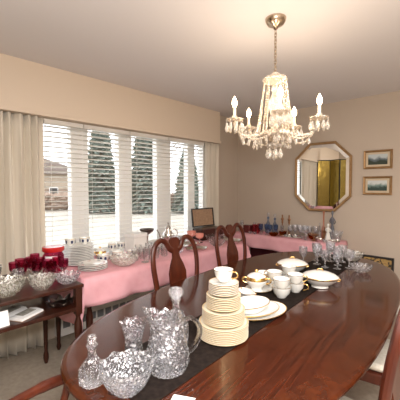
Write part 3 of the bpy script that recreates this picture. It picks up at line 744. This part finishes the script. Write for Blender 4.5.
# stacked dinner service
ordn = ['lowest', 'second from the bottom', 'third from the bottom', 'fourth from the bottom', 'fifth from the bottom', 'sixth from the bottom', 'seventh from the bottom', 'eighth from the bottom', 'ninth from the bottom']
SX, SY = -.848, 1.045; z = RZ
tiers = [(.108, 9, 'dinner plate', 'widest tier', .0062, .012), (.093, 8, 'luncheon plate', 'second tier', .0062, .011), (.075, 8, 'dessert plate', 'third tier', .0062, .010), (.065, 7, 'saucer', 'top tier', .0060, .010)]
for ti, (r, n, nm, tn, st, hh) in enumerate(tiers):
    mats = (CREAM, PALEG) if ti < 3 else (CHINA, PALEG)
    for k in range(n):
        last = (k == n - 1) and ti == 3
        od = ordn[k] if k < n - 1 else 'topmost'
        place('plate%d' % ti, mk_plate(r, nm.replace(' ', '_'), mats, hh), (SX + random.uniform(-.001, .001), SY + random.uniform(-.001, .001), z), 0, 'gold-rimmed %s, %s in the %s of the tall stack' % (nm, od, tn), 'plate' if ti < 3 else 'saucer', 'tall stack of gold-rimmed plates')
        z += st + .0010
    z += .0030
place('topcup', mk_cup(.043, .052), (SX, SY, z), math.radians(20), 'white teacup with gold handle on top of the tall plate stack', 'cup')

def oval_dish(r, h, name, m=CHINA, ax=.68):
    prof = [(0, .004), (r * .6, .004), (r * .72, h * .35), (r * .97, h), (r, h), (r, h - .003), (r * .74, h * .25), (r * .6, 0), (0, 0)]
    return lambda: obj(name, lathe(BM(), prof, 48, mi=[0, 0, 0, 1, 1, 0, 0, 0], sx=1, sy=ax), [m, GOLD])
c1 = TW(.155, -.47)
place('platter', oval_dish(.165, .018, 'oval_platter'), (-.872, 1.365, RZ), 1.35, 'large oval white platter lying beside the plate stack', 'platter')
place('platter_b', oval_dish(.140, .018, 'oval_platter'), (-.885, 1.355, RZ + .0075), 1.35, 'smaller oval white platter resting on the large platter', 'platter')
place('vegbowl', oval_dish(.115, .042, 'serving_bowl', CHINA, .72), (-.905, 1.335, RZ + .0150), 1.4, 'oval white open vegetable bowl on top of the platters', 'bowl')
def boat():
    o = empty('gravy_boat')
    def rf(t, i, r, z):
        k = max(0, z / .05) ** 2; return r * (1 + .35 * k * max(0, math.cos(t)) ** 5), z + .012 * k * max(0, math.cos(t)) ** 4
    obj('boat_body', lathe(BM(), [(0, 0), (.028, 0), (.026, .008), (.045, .028), (.055, .05), (.052, .05), (.042, .03), (.02, .014), (0, .012)], 40, rf, sx=1.35, sy=.75, mi=[0, 0, 0, 0, 1, 0, 0, 0]), [CHINA, GOLD], o)
    obj('handle', handle(BM(), .060, .018, .046, .028, .004, ang=PI), GOLD, o); return o
place('boat', boat, (-1.03, 1.475, RZ), -.5, 'white gravy boat with gold handle behind the oval platters', 'gravy boat')
def sugar():
    o = empty('sugar_bowl')
    obj('bowl_body', lathe(BM(), [(0, 0), (.030, 0), (.028, .010), (.052, .032), (.056, .052), (.050, .066), (.046, .066), (.05, .05), (.04, .02), (0, .014)], 32, mi=[0, 0, 0, 0, 1, 1, 0, 0, 0]), [CHINA, GOLD], o)
    ld = obj('lid', lathe(BM(), [(0, .0665), (.051, .0665), (.050, .070), (.035, .082), (.010, .090), (0, .091)], 32, mi=[0, 1, 0, 0, 0]), [CHINA, GOLD], o)
    obj('knob', lathe(BM(), [(.004, .0905), (.010, .098), (.006, .106), (0, .108)], 14), GOLD, ld)
    for a in (0, PI): obj('handle', handle(BM(), .053, .030, .058, .022, .004, ang=a), GOLD, o)
    return o
place('saucer_big', oval_dish(.085, .012, 'underplate', CHINA, 1.0), (-1.075, 1.675, RZ), 0, 'white underplate beneath the lidded sugar bowl', 'plate')
place('sugar', sugar, (-1.085, 1.665, RZ + .0045), .5, 'lidded white sugar bowl with gold knob and two handles', 'sugar bowl', None, 1.18)
GCUP = 'white gold-handled cups grouped on the dining table'
cups = [(-.905, 1.655, 0, 1.05, 2.6, 'front cup of the cluster, nearest the platters, right of the gravy boat'), (-.905, 1.655, .047, .95, 2.3, 'cup nested on the front cup of the cluster'),
        (-1.02, 1.775, 0, 1.0, 2.8, 'cup just behind the front cup, right of the sugar bowl'), (-1.02, 1.775, .045, .95, 3.3, 'cup nested upon another, right of the sugar bowl'),
        (-.89, 1.80, 0, 1.02, .2, 'rightmost lower cup of the cluster, in front of the nearer tureen'), (-.89, 1.80, .046, .95, .5, 'cup nested on the rightmost cup of the cluster'),
        (-1.15, 1.86, 0, 1.0, 2.0, 'cup behind the sugar bowl, left side of the cluster'), (-1.01, 1.945, 0, 1.08, 1.0, 'cup in the back middle of the cluster before the farther tureen'), (-1.01, 1.945, .049, .95, 1.6, 'cup nested on the back middle cup of the cluster')]
for x, y, dz, s, rz, lab in cups: place('teacup', mk_cup(.048, .056), (x, y, RZ + dz * 1.10), rz, 'white ' + lab, 'cup', GCUP, s * 1.12)
def tureen():
    o = empty('covered_tureen')
    obj('tureen_body', lathe(BM(), [(0, 0), (.050, 0), (.048, .010), (.080, .030), (.105, .055), (.110, .062), (.104, .062), (.075, .035), (0, .016)], 48, mi=[0, 0, 0, 0, 1, 0, 0, 0], sx=1, sy=.82), [CHINA, GOLD], o)
    ld = obj('lid', lathe(BM(), [(0, .0625), (.109, .0625), (.108, .067), (.085, .083), (.045, .096), (.012, .099), (0, .100)], 48, mi=[0, 1, 0, 0, 0, 0], sx=1, sy=.82), [CHINA, GOLD], o)
    obj('knob', tube(BM(), smooth_path([(-.018, 0, .096), (-.012, 0, .110), (.012, 0, .110), (.018, 0, .096)], 4), .0026, 8), GOLD, ld)
    for a in (0, PI): obj('handle', handle(BM(), .103, .042, .056, .012, .003, ang=a), GOLD, o)
    return o
place('tureen', tureen, (-1.115, 2.20, RZ), .6, 'oval white covered tureen, the farther of two, before the crystal cluster', 'tureen', 'covered tureens', 1.04)
place('tureen', tureen, (-.82, 2.00, RZ), .4, 'oval white covered tureen, the nearer of two, at the right end of the china', 'tureen', 'covered tureens', 1.06)

# far crystal cluster
GX = 'clear crystal stemware at the far table end'
far = [(-1.23, 2.43, .032, .17, 'leftmost of the cluster, behind the farther tureen'), (-1.14, 2.50, .036, .19, 'tall, second from the left of the cluster'), (-1.05, 2.44, .034, .16, 'just behind the farther tureen lid'),
       (-1.20, 2.62, .034, .18, 'left back of the cluster'), (-1.10, 2.68, .036, .20, 'tallest at the back middle of the cluster'), (-1.00, 2.58, .036, .18, 'in the middle of the cluster'),
       (-.96, 2.46, .034, .15, 'between the two tureens'), (-.90, 2.55, .036, .17, 'behind the nearer tureen lid'), (-1.01, 2.72, .034, .17, 'right back of the cluster before the round bowl'), (-1.15, 2.82, .033, .16, 'farthest, by the table end')]
for x, y, r, h, lab in far: place('stem', mk_goblet(.036, .18, CRY, CRY, 'crystal_goblet'), (x + .06, y + .07, RZ), 0, 'clear crystal goblet, ' + lab, 'goblet', GX, (r / .034, r / .034, h / .21))
place('farbowl', mk_bowl(.088, .070, FROST, n=14, sc_=.05), (-.915, 2.93, RZ), 0, 'round pressed glass bowl at the far right end of the dining table', 'bowl')
place('farbowl2', mk_bowl(.075, .055, CRY, n=10, sc_=.08), (-.74, 2.58, TZ), 0, 'small low crystal dish beside the stemware, near the right table edge', 'dish')

# ---------------------------------------------------------------- console glassware
CZ = .7605
place('cb', mk_bowl(.10, .085, FROST, n=16, sc_=.03), (-2.09, .545, CZ), 0, 'wide pressed glass bowl on the console, leftmost and partly out of frame', 'bowl', 'clear bowls along the console front', (1, 1, 1.1))
place('cb', mk_bowl(.10, .085, FROST, n=16, sc_=.03), (-2.065, .735, CZ), .2, 'middle clear glass bowl at the console front edge, under the ruby goblets', 'bowl', 'clear bowls along the console front', (.80, .80, .95))
place('cb2', mk_bowl(.078, .062, CRYC, n=12, sc_=.07, cut=.06), (-2.07, .900, CZ), .2, 'sparkling cut glass bowl at the right corner of the console', 'bowl')
place('cb', mk_bowl(.10, .085, FROST, n=16, sc_=.03), (-2.31, .49, CZ), .2, 'second clear glass bowl at the far left of the console, behind the widest bowl', 'bowl', 'clear bowls along the console front', (.85, .85, 1.5))
GR = 'ruby-bowled goblets on the console'
ruby = [(-2.26, .68), (-2.33, .76), (-2.22, .76), (-2.34, .66), (-2.42, .72), (-2.26, .84), (-2.17, .835), (-2.355, .83), (-2.19, .925), (-2.285, .92), (-2.43, .79), (-2.52, .85)]
rl = ['at the left front of the ruby group', 'in the middle of the ruby group', 'in front, behind the middle clear bowl', 'at the left of the ruby group', 'at the back left by the curtain', 'in front of the red-lidded jar',
      'just left of the sparkling corner bowl', 'at the left side of the red-lidded jar', 'directly behind the sparkling corner bowl', 'at the right console edge beside the stacked plates', 'at the back middle by the curtain', 'behind the red-lidded jar']
for (x, y), l in zip(ruby, rl): place('ruby', mk_goblet(.033, .135, RUBY, CLEAR, 'ruby_goblet', 1), (x, y, CZ), 0, 'ruby red goblet with clear stem, ' + l, 'goblet', GR)
def jar():
    o = empty('glass_canister')
    obj('jar_body', lathe(BM(), [(0, 0), (.062, 0), (.066, .01), (.066, .12), (.056, .135), (.056, .150), (.052, .150), (.052, .134), (.061, .118), (.061, .014), (0, .010)], 36), RUBY, o)
    obj('lid', lathe(BM(), [(0, .1505), (.066, .1505), (.070, .156), (.070, .176), (.064, .182), (0, .182)], 36), LID, o)
    obj('label', lathe(BM(), [(.067, .075), (.0675, .075), (.0675, .125), (.067, .125)], 72, lambda t, i, r, z: (r, z), caps=False), PAPER, o)
    lab = o.children if False else None
    return o
def jar2():
    o = jar()
    lb = [c for c in bpy.data.objects if c.parent == o and c.name.startswith('label')][0]
    b = bmesh.new(); b.from_mesh(lb.data)
    dl = [f_ for f_ in b.faces if abs(math.atan2(f_.calc_center_median().y, f_.calc_center_median().x)) > .62]
    bmesh.ops.delete(b, geom=dl, context='FACES'); b.to_mesh(lb.data); b.free()
    return o
place('jar', jar2, (-2.40, .94, CZ), math.radians(-35), 'red glass canister with bright red lid and white label behind the ruby goblets', 'canister', None, (1.12, 1.12, 1.08))
# on the lower shelf
SZ = .6103
def book():
    o = empty('open_book')
    for s in (-1, 1):
        b = BM(); pr_ = [(0, .002), (s * .02, .016), (s * .06, .020), (s * .115, .013), (s * .118, .002)]
        prism(b, pr_, -.085, .085, lambda a, c, h: (a, h, c)); obj('pages', b, PAPER, o)
    obj('cover', box(BM(), -.122, .122, -.09, .09, 0, .0019), BROWNV, o, smooth=False)
    b = BM(); box(b, -.10, -.03, -.06, .06, .0195, .0205); box(b, .03, .09, -.05, .055, .0195, .0205)
    obj('printed_picture', b, mat('print_grey', (.20, .19, .17), .7, noise=(60, (.45, .42, .36), .2)), o, smooth=False)
    return o
place('book', book, (-2.14, .615, SZ), .5, 'open illustrated book lying on the lower shelf of the console', 'book')
place('leafdish', mk_bowl(.085, .038, TARN, 'oval_dish', n=9, sc_=.14, zsc=.3, cut=.05), (-2.09, .865, SZ), .2, 'dark scalloped oval dish on the lower shelf of the console', 'dish', None, (.85, 1.1, 1))
tag(obj('tent_card', prism(BM(), [(-.022, 0), (-.020, 0), (.0, .080), (.020, 0), (.022, 0), (.0, .084)], -.055, .055, lambda a, b, h: (a, h, b)), PAPER, None, (-2.02, .478, SZ), (0, 0, .1), smooth=False), 'folded white card standing on the console shelf at the left frame edge', 'card')

# ---------------------------------------------------------------- window table display
WZ = .7535
for k in range(12):
    place('wplate', mk_plate(.128, 'dinner_plate', (CHINA, CHINA), .016), (-2.56 + random.uniform(-.003, .003), 1.205 + random.uniform(-.003, .003), WZ + k * .0132), 0,
          'plain white plate, %s in the stack beside the red-lidded canister' % (['lowest', 'second', 'third', 'fourth', 'fifth', 'sixth', 'seventh', 'eighth', 'ninth', 'tenth', 'eleventh'][k] + (' from the bottom' if k else '') if k < 11 else 'topmost'), 'plate', 'tall stack of white plates on the window table')
tz = WZ + 11 * .0132 + .0135
for x, y, a, l in ((-2.57, 1.145, 2.8, 'left'), (-2.55, 1.26, .4, 'right')):
    place('mcup', mk_cup(.044, .058, CHINA, CHINA, True), (x, y, tz), a, 'white cup with dark blue motif, %s one on the tall plate stack' % l, 'cup', 'blue-motif cups on the window table')
def decplate(r, name, h=.014):
    def f():
        o = empty(name); obj('plate_body', plate(r, (CHINA, CHINA), h), [CHINA, CHINA], o)
        for k in range(7):
            a = k * TAU / 7; b = BM(); lathe(b, [(0, 0), (.010, .0012), (0, .0016)], 9)
            m_ = obj('painted_motif', b, NAVY if k % 2 else LID, o, (math.cos(a) * r * .78, math.sin(a) * r * .78, h * .62), (0, 0, a)); m_.scale = (1, 1.6, 1)
        return o
    return f
for k in range(4):
    place('dplate', decplate(.112, 'decorated_plate'), (-2.305, 1.205, WZ + k * .0125), k * .4, 'white floral-decorated plate, %s of four in the low stack at the table corner' % ['lowest', 'second', 'third', 'topmost'][k], 'plate', 'low stack of decorated plates')
place('ovalglass', mk_bowl(.118, .075, FROST, 'glass_serving_bowl', n=20, sc_=.02, zsc=0, cut=.02), (-2.235, 1.445, WZ), 0, 'wide pale green-tinted glass bowl at the front edge of the pink window table', 'bowl')
for k in range(5):
    place('wsaucer', mk_plate(.072, 'saucer', (CHINA, CHINA), .012), (-2.60, 1.60, WZ + k * .0115), 0, 'small white plate, %s of five under the pair of blue-motif cups' % ['lowest', 'second', 'third', 'fourth', 'topmost'][k], 'plate', 'short stack of small white plates')
sz = WZ + 4 * .0115 + .0125
place('mcup', mk_cup(.044, .058, CHINA, CHINA, True), (-2.605, 1.556, sz + .0), .5, 'white cup with dark blue motif, left one on the short plate stack', 'cup', 'blue-motif cups on the window table', (.85, .85, 1))
place('mcup', mk_cup(.044, .058, CHINA, CHINA, True), (-2.605, 1.650, sz + .0), .9, 'white cup with dark blue motif, right one on the short plate stack', 'cup', 'blue-motif cups on the window table', (.85, .85, 1))
for x, y, l in ((-2.44, 1.375, 'left, behind the glass bowl'), (-2.47, 1.53, 'middle, behind the glass bowl'), (-2.42, 1.655, 'right, behind the glass bowl')):
    place('mcup', mk_cup(.044, .058, CHINA, CHINA, True), (x, y, WZ), 1.0, 'white cup with dark blue motif, ' + l, 'cup', 'blue-motif cups on the window table', 1.15)
# clear cuboid napkin / cover box
nb = empty('lidded_box', (-2.63, 1.84, WZ), .1); tag(nb, 'square white lidded box in front of the mullion on the window table', 'box')
obj('box_body', box(BM(), -.07, .07, -.085, .085, 0, .15), CHINA, nb, smooth=False, bevel=.004); obj('lid', box(BM(), -.075, .075, -.09, .09, .1505, .185), WHITE, nb, smooth=False, bevel=.004)
GT = 'clear tumblers on the window table'
tum = [(-2.30, 1.60, 'front left, right of the glass bowl'), (-2.24, 1.68, 'front, second along the cloth edge'), (-2.33, 1.70, 'second row, left'), (-2.25, 1.79, 'front, third along the cloth edge'), (-2.34, 1.81, 'second row, middle'), (-2.45, 1.74, 'third row, left, before the lidded box'),
       (-2.26, 1.90, 'front, fourth along the cloth edge, behind the nearer chair'), (-2.36, 1.93, 'second row, right'), (-2.46, 1.87, 'third row, right of the lidded box')]
for x, y, l in tum: place('wtum', mk_tumbler(.034, .10, CLEAR), (x, y, WZ), 0, 'clear glass tumbler, ' + l, 'tumbler', GT)
def compote(m, m2=None):
    def f():
        o = empty('compote')
        obj('pedestal', lathe(BM(), [(0, 0), (.05, 0), (.05, .005), (.014, .015), (.009, .06), (.02, .115), (0, .118)], 24), m2 or m, o)
        obj('dish', lathe(BM(), [(0, .1185), (.03, .1185), (.075, .145), (.085, .16), (.080, .16), (.05, .14), (0, .130)], 40, lambda t, i, r, z: (r * (1 + .03 * math.cos(12 * t)), z)), m, o)
        return o
    return f
place('comp', compote(TARN, SILVER), (-2.65, 1.995, WZ), 0, 'dark silver footed dish on the window table, left of the silver teapot', 'dish', None, (.9, .9, 1.3))
def teapot(tall=1.0, m=SILVER):
    def f():
        o = empty('silver_teapot')
        obj('pot_body', lathe(BM(), [(0, 0), (.042, 0), (.044, .008), (.022, .028), (.05, .055), (.066, .09), (.058, .125), (.032, .155), (.030, .17), (.034, .175), (0, .176)], 28, flute(10, .025)), m, o)
        ld = obj('lid', lathe(BM(), [(.033, .1765), (.028, .19), (.010, .205), (.006, .215), (.012, .225), (0, .240)], 20), m, o)
        obj('spout', tube(BM(), smooth_path([(.055, 0, .07), (.085, 0, .085), (.10, 0, .125), (.125, 0, .165)], 5), [.014, .0135, .013, .012, .011, .010, .009, .0085, .008, .0075, .007, .0068, .0065, .006, .006, .006], 10), m, o)
        obj('handle', tube(BM(), smooth_path([(-.040, 0, .150), (-.075, 0, .165), (-.105, 0, .135), (-.095, 0, .09), (-.060, 0, .07)], 5), .0055, 8), m, o)
        return o
    return f
place('pot', teapot(), (-2.64, 2.275, WZ), math.radians(-120), 'tall silver teapot with pointed lid on the window table', 'teapot', None, (1, 1, 1.08))
place('pot', teapot(), (-2.53, 2.11, WZ), math.radians(-110), 'smaller silver teapot, left of the tall one', 'teapot', None, (.62, .62, .55))
place('creamer', mk_decanter(.040, .12, SILVER, 'silver_sugar_pot', .5, .5, stop_r=.5), (-2.44, 2.03, WZ), 0, 'small round silver lidded pot in front of the dark footed dish', 'pot')
def tray(m=SILVER, inner=None):
    def f():
        o = empty('tray')
        obj('tray_rim', lathe(BM(), [(.80, .006), (.86, .010), (.97, .022), (1.0, .022), (1.0, .018), (.86, .004), (.80, 0)], 48, mi=[0] * 6, caps=False, sx=1, sy=.72), m, o)
        obj('tray_floor', lathe(BM(), [(0, 0), (.80, 0), (.80, .006), (0, .006)], 48, sx=1, sy=.72), inner or m, o)
        return o
    return f
place('tray', tray(), (-2.46, 2.39, WZ), 1.6, 'oval silver tray on the window table behind the nearer chair crest', 'tray', 'silver trays on the window table', (.17, .17, 1))
place('tray', tray(), (-2.23, 2.31, WZ), 1.5, 'oval silver tray at the cloth edge between the two chairs', 'tray', 'silver trays on the window table', (.13, .13, 1))
place('tray2', tray(SILVER, TARN), (-2.665, 2.46, WZ), 1.6, 'dark-centred silver tray behind the other trays near the window', 'tray', None, (.12, .12, 1))
place('pinkbowl', mk_goblet(.055, .12, PINKC, SILVER, 'pink_compote'), (-2.64, 2.645, WZ), 0, 'salmon pink footed bowl before the open flatware chest', 'bowl')
place('pinkbowl', mk_goblet(.055, .12, PINKC, SILVER, 'pink_compote'), (-2.50, 2.635, WZ), 0, 'second salmon pink footed bowl, nearer the room', 'bowl', None, (.9, .9, .9))
place('wb', mk_bowl(.10, .075, CLEAR, 'glass_bowl', n=10, sc_=.06), (-2.39, 2.78, WZ), 0, 'clear glass bowl below the open flatware chest', 'bowl', 'clear bowls near the flatware chest', 1.1)
place('wb', mk_bowl(.10, .075, CLEAR, 'glass_bowl', n=10, sc_=.06), (-2.22, 2.62, WZ), 0, 'clear glass bowl at the front edge, left of the farther chair', 'bowl', 'clear bowls near the flatware chest', .9)
place('wb3', mk_bowl(.10, .045, SILVER, 'silver_bowl', n=12, sc_=.04), (-2.18, 2.86, WZ), 0, 'shallow silver bowl at the far end of the window table', 'bowl')
# flatware chest on a box
cs = empty('flatware_chest', (-2.60, 2.925, WZ), -.12); tag(cs, 'open tan-lined flatware chest with its lid raised at the far window table end', 'chest')
b = BM(); CHW, CHD = .18, .12
box(b, -CHD / 1, CHD * .55, -CHW, CHW, .0, .13); obj('chest_base', b, DWOOD, cs, smooth=False, bevel=.004)
obj('chest_lining', box(BM(), -CHD + .012, CHD * .55 - .012, -CHW + .012, CHW - .012, .1305, .142), TARN, cs, smooth=False)
b = BM(); W_2, hh = CHW, .235
box(b, -.018, 0, -W_2, W_2, 0, .014); box(b, -.018, 0, -W_2, W_2, hh - .014, hh); box(b, -.018, 0, -W_2, -W_2 + .014, .0141, hh - .0141); box(b, -.018, 0, W_2 - .014, W_2, .0141, hh - .0141)
ld = obj('chest_lid', b, BLACK, cs, (-CHD + .015, 0, .144), (0, -.14, 0), smooth=False)
obj('lid_lining', box(BM(), -.016, -.006, -W_2 + .0145, W_2 - .0145, .0145, hh - .0145), VELV, ld, smooth=False)

# ---------------------------------------------------------------- back table display
BZ = .7535
def figurine(m, arms=1):
    def f():
        o = empty('figurine')
        obj('skirt', lathe(BM(), [(0, 0), (.035, 0), (.034, .012), (.026, .05), (.016, .095), (0, .096)], 20, flute(7, .06)), m, o)
        b = BM(); lathe(b, [(.012, .0955), (.019, .12), (.020, .138), (.008, .150), (.0065, .158), (.012, .168), (.0125, .178), (.008, .188), (0, .190)], 16)
        for s in (-1, 1): tube(b, smooth_path([(s * .018, 0, .138), (s * .030, .006, .118), (s * .014, .020, .105)], 4), .005, 7)
        obj('torso', b, m, o); return o
    return f
def candlestick(m):
    def f():
        return obj('candlestick', lathe(BM(), [(0, 0), (.042, 0), (.044, .008), (.018, .022), (.010, .05), (.018, .075), (.010, .10), (.008, .15), (.016, .175), (.010, .19), (.022, .205), (.020, .225), (.010, .226), (.010, .27), (0, .271)], 20), m)
    return f
def b_(key, mk, x, y, lab, cat, sc=1, grp=None, rz=0): place('b_' + key, mk, (x, y, BZ), rz, lab, cat, grp, sc)
b_('lidjar', mk_decanter(.050, .17, CRYC, 'crystal_jar', .55, .45, stop_r=.5), -2.68, 3.72, 'clear crystal lidded jar at the left end of the back-wall table', 'jar')
b_('darkbox', lambda: obj('ruby_box', box(BM(), -.055, .055, -.045, .045, 0, .11), mat('oxblood', (.10, .012, .014), .2, coat=.6), bevel=.008), -2.56, 3.70, 'dark oxblood box beside the crystal jar on the back-wall table', 'box', (1, 1, 1))
for i, (x, y, l) in enumerate([(-2.47, 3.73, 'left of three'), (-2.405, 3.70, 'middle of three'), (-2.47, 3.86, 'rear of three')]):
    b_('tum', mk_tumbler(.032, .12, PINKG), x, y, 'rose-tinted tumbler on the back-wall table, ' + l, 'tumbler', 1, 'rose tumblers')
b_('bdec', mk_decanter(.040, .29, BLUEG, 'blue_decanter', .45, .3, stop_r=.5, smat=CRYC), -2.33, 3.86, 'tall blue-tinted glass decanter on the back-wall table, the left one', 'decanter', 1, 'blue-tinted decanters')
b_('bdec', mk_decanter(.040, .29, BLUEG, 'blue_decanter', .45, .3, stop_r=.5, smat=CRYC), -2.23, 3.87, 'tall blue-tinted glass decanter on the back-wall table, the right one', 'decanter', (1, 1, .95), 'blue-tinted decanters')
for i, (x, y, l) in enumerate([(-2.34, 3.69, 'first from the left'), (-2.27, 3.72, 'second from the left'), (-2.20, 3.69, 'third from the left'), (-2.145, 3.75, 'fourth from the left')]):
    b_('bgob', mk_goblet(.030, .14, BLUEG, CLEAR, 'blue_goblet'), x, y, 'blue-tinted goblet before the tall decanters, ' + l, 'goblet', 1, 'blue goblets')
b_('stick', candlestick(AMBERC), -2.115, 3.87, 'brown candlestick right of the blue decanters, the left of a pair', 'candlestick', 1, 'brown candlesticks')
b_('stick', candlestick(AMBERC), -2.015, 3.87, 'brown candlestick right of the blue decanters, the right of a pair', 'candlestick', 1, 'brown candlesticks')
b_('adish', mk_bowl(.060, .045, AMBG, 'amber_dish', n=10, sc_=.06), -2.12, 3.65, 'amber glass dish at the table edge below the candlesticks', 'dish')
b_('adish2', mk_bowl(.050, .06, AMBG, 'amber_bowl', n=8, sc_=.06), -2.045, 3.76, 'small amber bowl in front of the right candlestick', 'bowl')
gl = [(-1.93, 3.87), (-1.86, 3.86), (-1.79, 3.87), (-1.72, 3.86), (-1.65, 3.87), (-1.95, 3.78), (-1.88, 3.78), (-1.81, 3.78), (-1.74, 3.78)]
gn = ['first from the left in the back row', 'second from the left in the back row', 'third from the left in the back row', 'fourth from the left in the back row', 'fifth from the left in the back row', 'first from the left in the front row', 'second from the left in the front row', 'third from the left in the front row', 'fourth from the left in the front row']
for (x, y), l in zip(gl, gn): b_('cgob', mk_goblet(.031, .15, CRYC, CLEAR, 'clear_goblet'), x, y, 'clear goblet under the mirror, ' + l, 'goblet', 1, 'clear goblets under the mirror')
b_('wtray', tray(SILVER, CHINA), -1.90, 3.665, 'white-centred oval silver tray at the front of the back-wall table', 'tray', (.17, .10, 1), None)
b_('gbowl', mk_bowl(.058, .065, AMBG, 'amber_bowl', n=10, sc_=.07), -1.64, 3.76, 'amber glass bowl below the mirror, right of the clear goblets', 'bowl')
b_('bronze', compote(AMBERC), -1.58, 3.66, 'bronze footed dish at the front of the back-wall table', 'dish', (.7, .7, .5))
b_('comp2', compote(CRYC), -1.68, 3.655, 'low crystal footed dish beside the bronze one', 'dish', (.55, .55, .65))
b_('vase', lambda: obj('bud_vase', lathe(BM(), [(0, 0), (.028, 0), (.036, .05), (.030, .10), (.013, .15), (.012, .27), (.020, .30), (.014, .30), (0, .28)], 24), mat('rust_glaze', (.42, .17, .10), .3, coat=.5)), -1.555, 3.88, 'slender rust-coloured bud vase under the mirror', 'vase', (.8, .8, 1.15))
b_('figd', figurine(BLUEC), -1.445, 3.87, 'dark slate figurine standing behind the white one', 'figurine', (1.1, 1.1, 1.9))
b_('figw', figurine(CHINA), -1.43, 3.70, 'white ceramic figurine near the right end of the back-wall table', 'figurine', (1.1, 1.1, 1.15))
b_('figd2', figurine(AMBERC), -1.51, 3.80, 'small brown figurine left of the white one', 'figurine', (.8, .8, .85))
b_('cbowl', mk_bowl(.075, .11, CRY, 'crystal_bowl', n=10, sc_=.08), -1.37, 3.80, 'deep clear crystal bowl at the right end of the back-wall table', 'bowl', (.9, .9, 1.1))
b_('cdec', mk_decanter(.036, .20, CRYC, 'crystal_decanter', .45, .3), -1.60, 3.87, 'clear crystal decanter left of the rust bud vase', 'decanter', (.7, .7, 1))
b_('sdish', mk_bowl(.05, .035, SILVER, 'silver_dish', n=8, sc_=.05), -1.50, 3.66, 'small silver dish in front of the brown figurine', 'dish')
b_('sdish', mk_bowl(.05, .035, SILVER, 'silver_dish', n=8, sc_=.05), -1.36, 3.66, 'small silver dish at the right front corner of the back-wall table', 'dish')

sm = [('salt', mk_bowl(.026, .03, CRYC, 'salt_cellar', n=8, sc_=.05, seg=40), 'small crystal salt cellar', 'salt cellar', 'salt cellars on the back-wall table',
       [(-2.48, 3.645, 'at the left front edge, before the rose tumblers'), (-2.40, 3.63, 'left of the blue goblets at the front edge'), (-1.97, 3.70, 'behind the left end of the white-centred tray'), (-1.76, 3.715, 'behind the right end of the white-centred tray'), (-1.44, 3.635, 'in front of the white figurine')]),
      ('flutev', mk_tumbler(.020, .13, CRY, 'bud_glass'), 'slim clear bud glass', 'glass', 'slim glasses on the back-wall table',
       [(-2.40, 3.80, 'left of the tall decanters'), (-2.28, 3.80, 'before the left tall decanter'), (-2.08, 3.80, 'between the candlesticks and the amber bowl'), (-2.56, 3.87, 'behind the oxblood box'), (-1.49, 3.90, 'beside the rust bud vase')]),
      ('scup', mk_bowl(.030, .035, SILVER, 'silver_cup', n=6, sc_=.02, seg=36), 'small silver cup', 'cup', 'silver cups on the back-wall table',
       [(-2.63, 3.64, 'before the crystal jar'), (-1.93, 3.72, 'behind the tray, left'), (-1.85, 3.72, 'behind the tray, middle'), (-1.57, 3.74, 'between the amber bowl and brown figurine'), (-1.325, 3.72, 'at the right table end')])]
for key, mk, nm, cat, grp, spots in sm:
    for x, y, l in spots: b_(key, mk, x, y, nm + ' ' + l, cat, 1, grp)

# more pieces on the console and the window table
for x, y, l in ((-2.19, .64, 'behind the two front bowls of the console'), (-2.40, .57, 'at the back left of the console')):
    place('cgl', mk_goblet(.032, .12, CRY, CLEAR, 'clear_goblet'), (x, y, CZ), 0, 'clear goblet ' + l, 'goblet', 'clear goblets on the console')
place('lidb', sugar, (-2.60, 1.43, WZ), 2.2, 'lidded white bowl near the sill, left of the short plate stack', 'sugar bowl', None, 1.0)
place('sb_', mk_bowl(.07, .05, SILVER, 'silver_bowl', n=8, sc_=.03), (-2.56, 1.96, WZ), 0, 'small fluted silver bowl just right of the lidded box', 'bowl', None, .7)
place('cr_', mk_bowl(.075, .065, CRY, 'cut_glass_bowl', n=10, sc_=.05), (-2.26, 2.06, WZ), 0, 'cut glass bowl behind the crest of the nearer chair', 'bowl')
place('pl_', mk_plate(.085, 'glass_plate', (FROST, FROST), .012), (-2.18, 1.62, WZ), 0, 'flat pressed glass plate at the cloth edge before the tumblers', 'plate', None, .4)
place('cc_', compote(CRYC), (-2.36, 2.14, WZ), 0, 'crystal footed dish in front of the small silver teapot', 'dish', None, (.8, .8, .9))
bpy.context.view_layer.update()
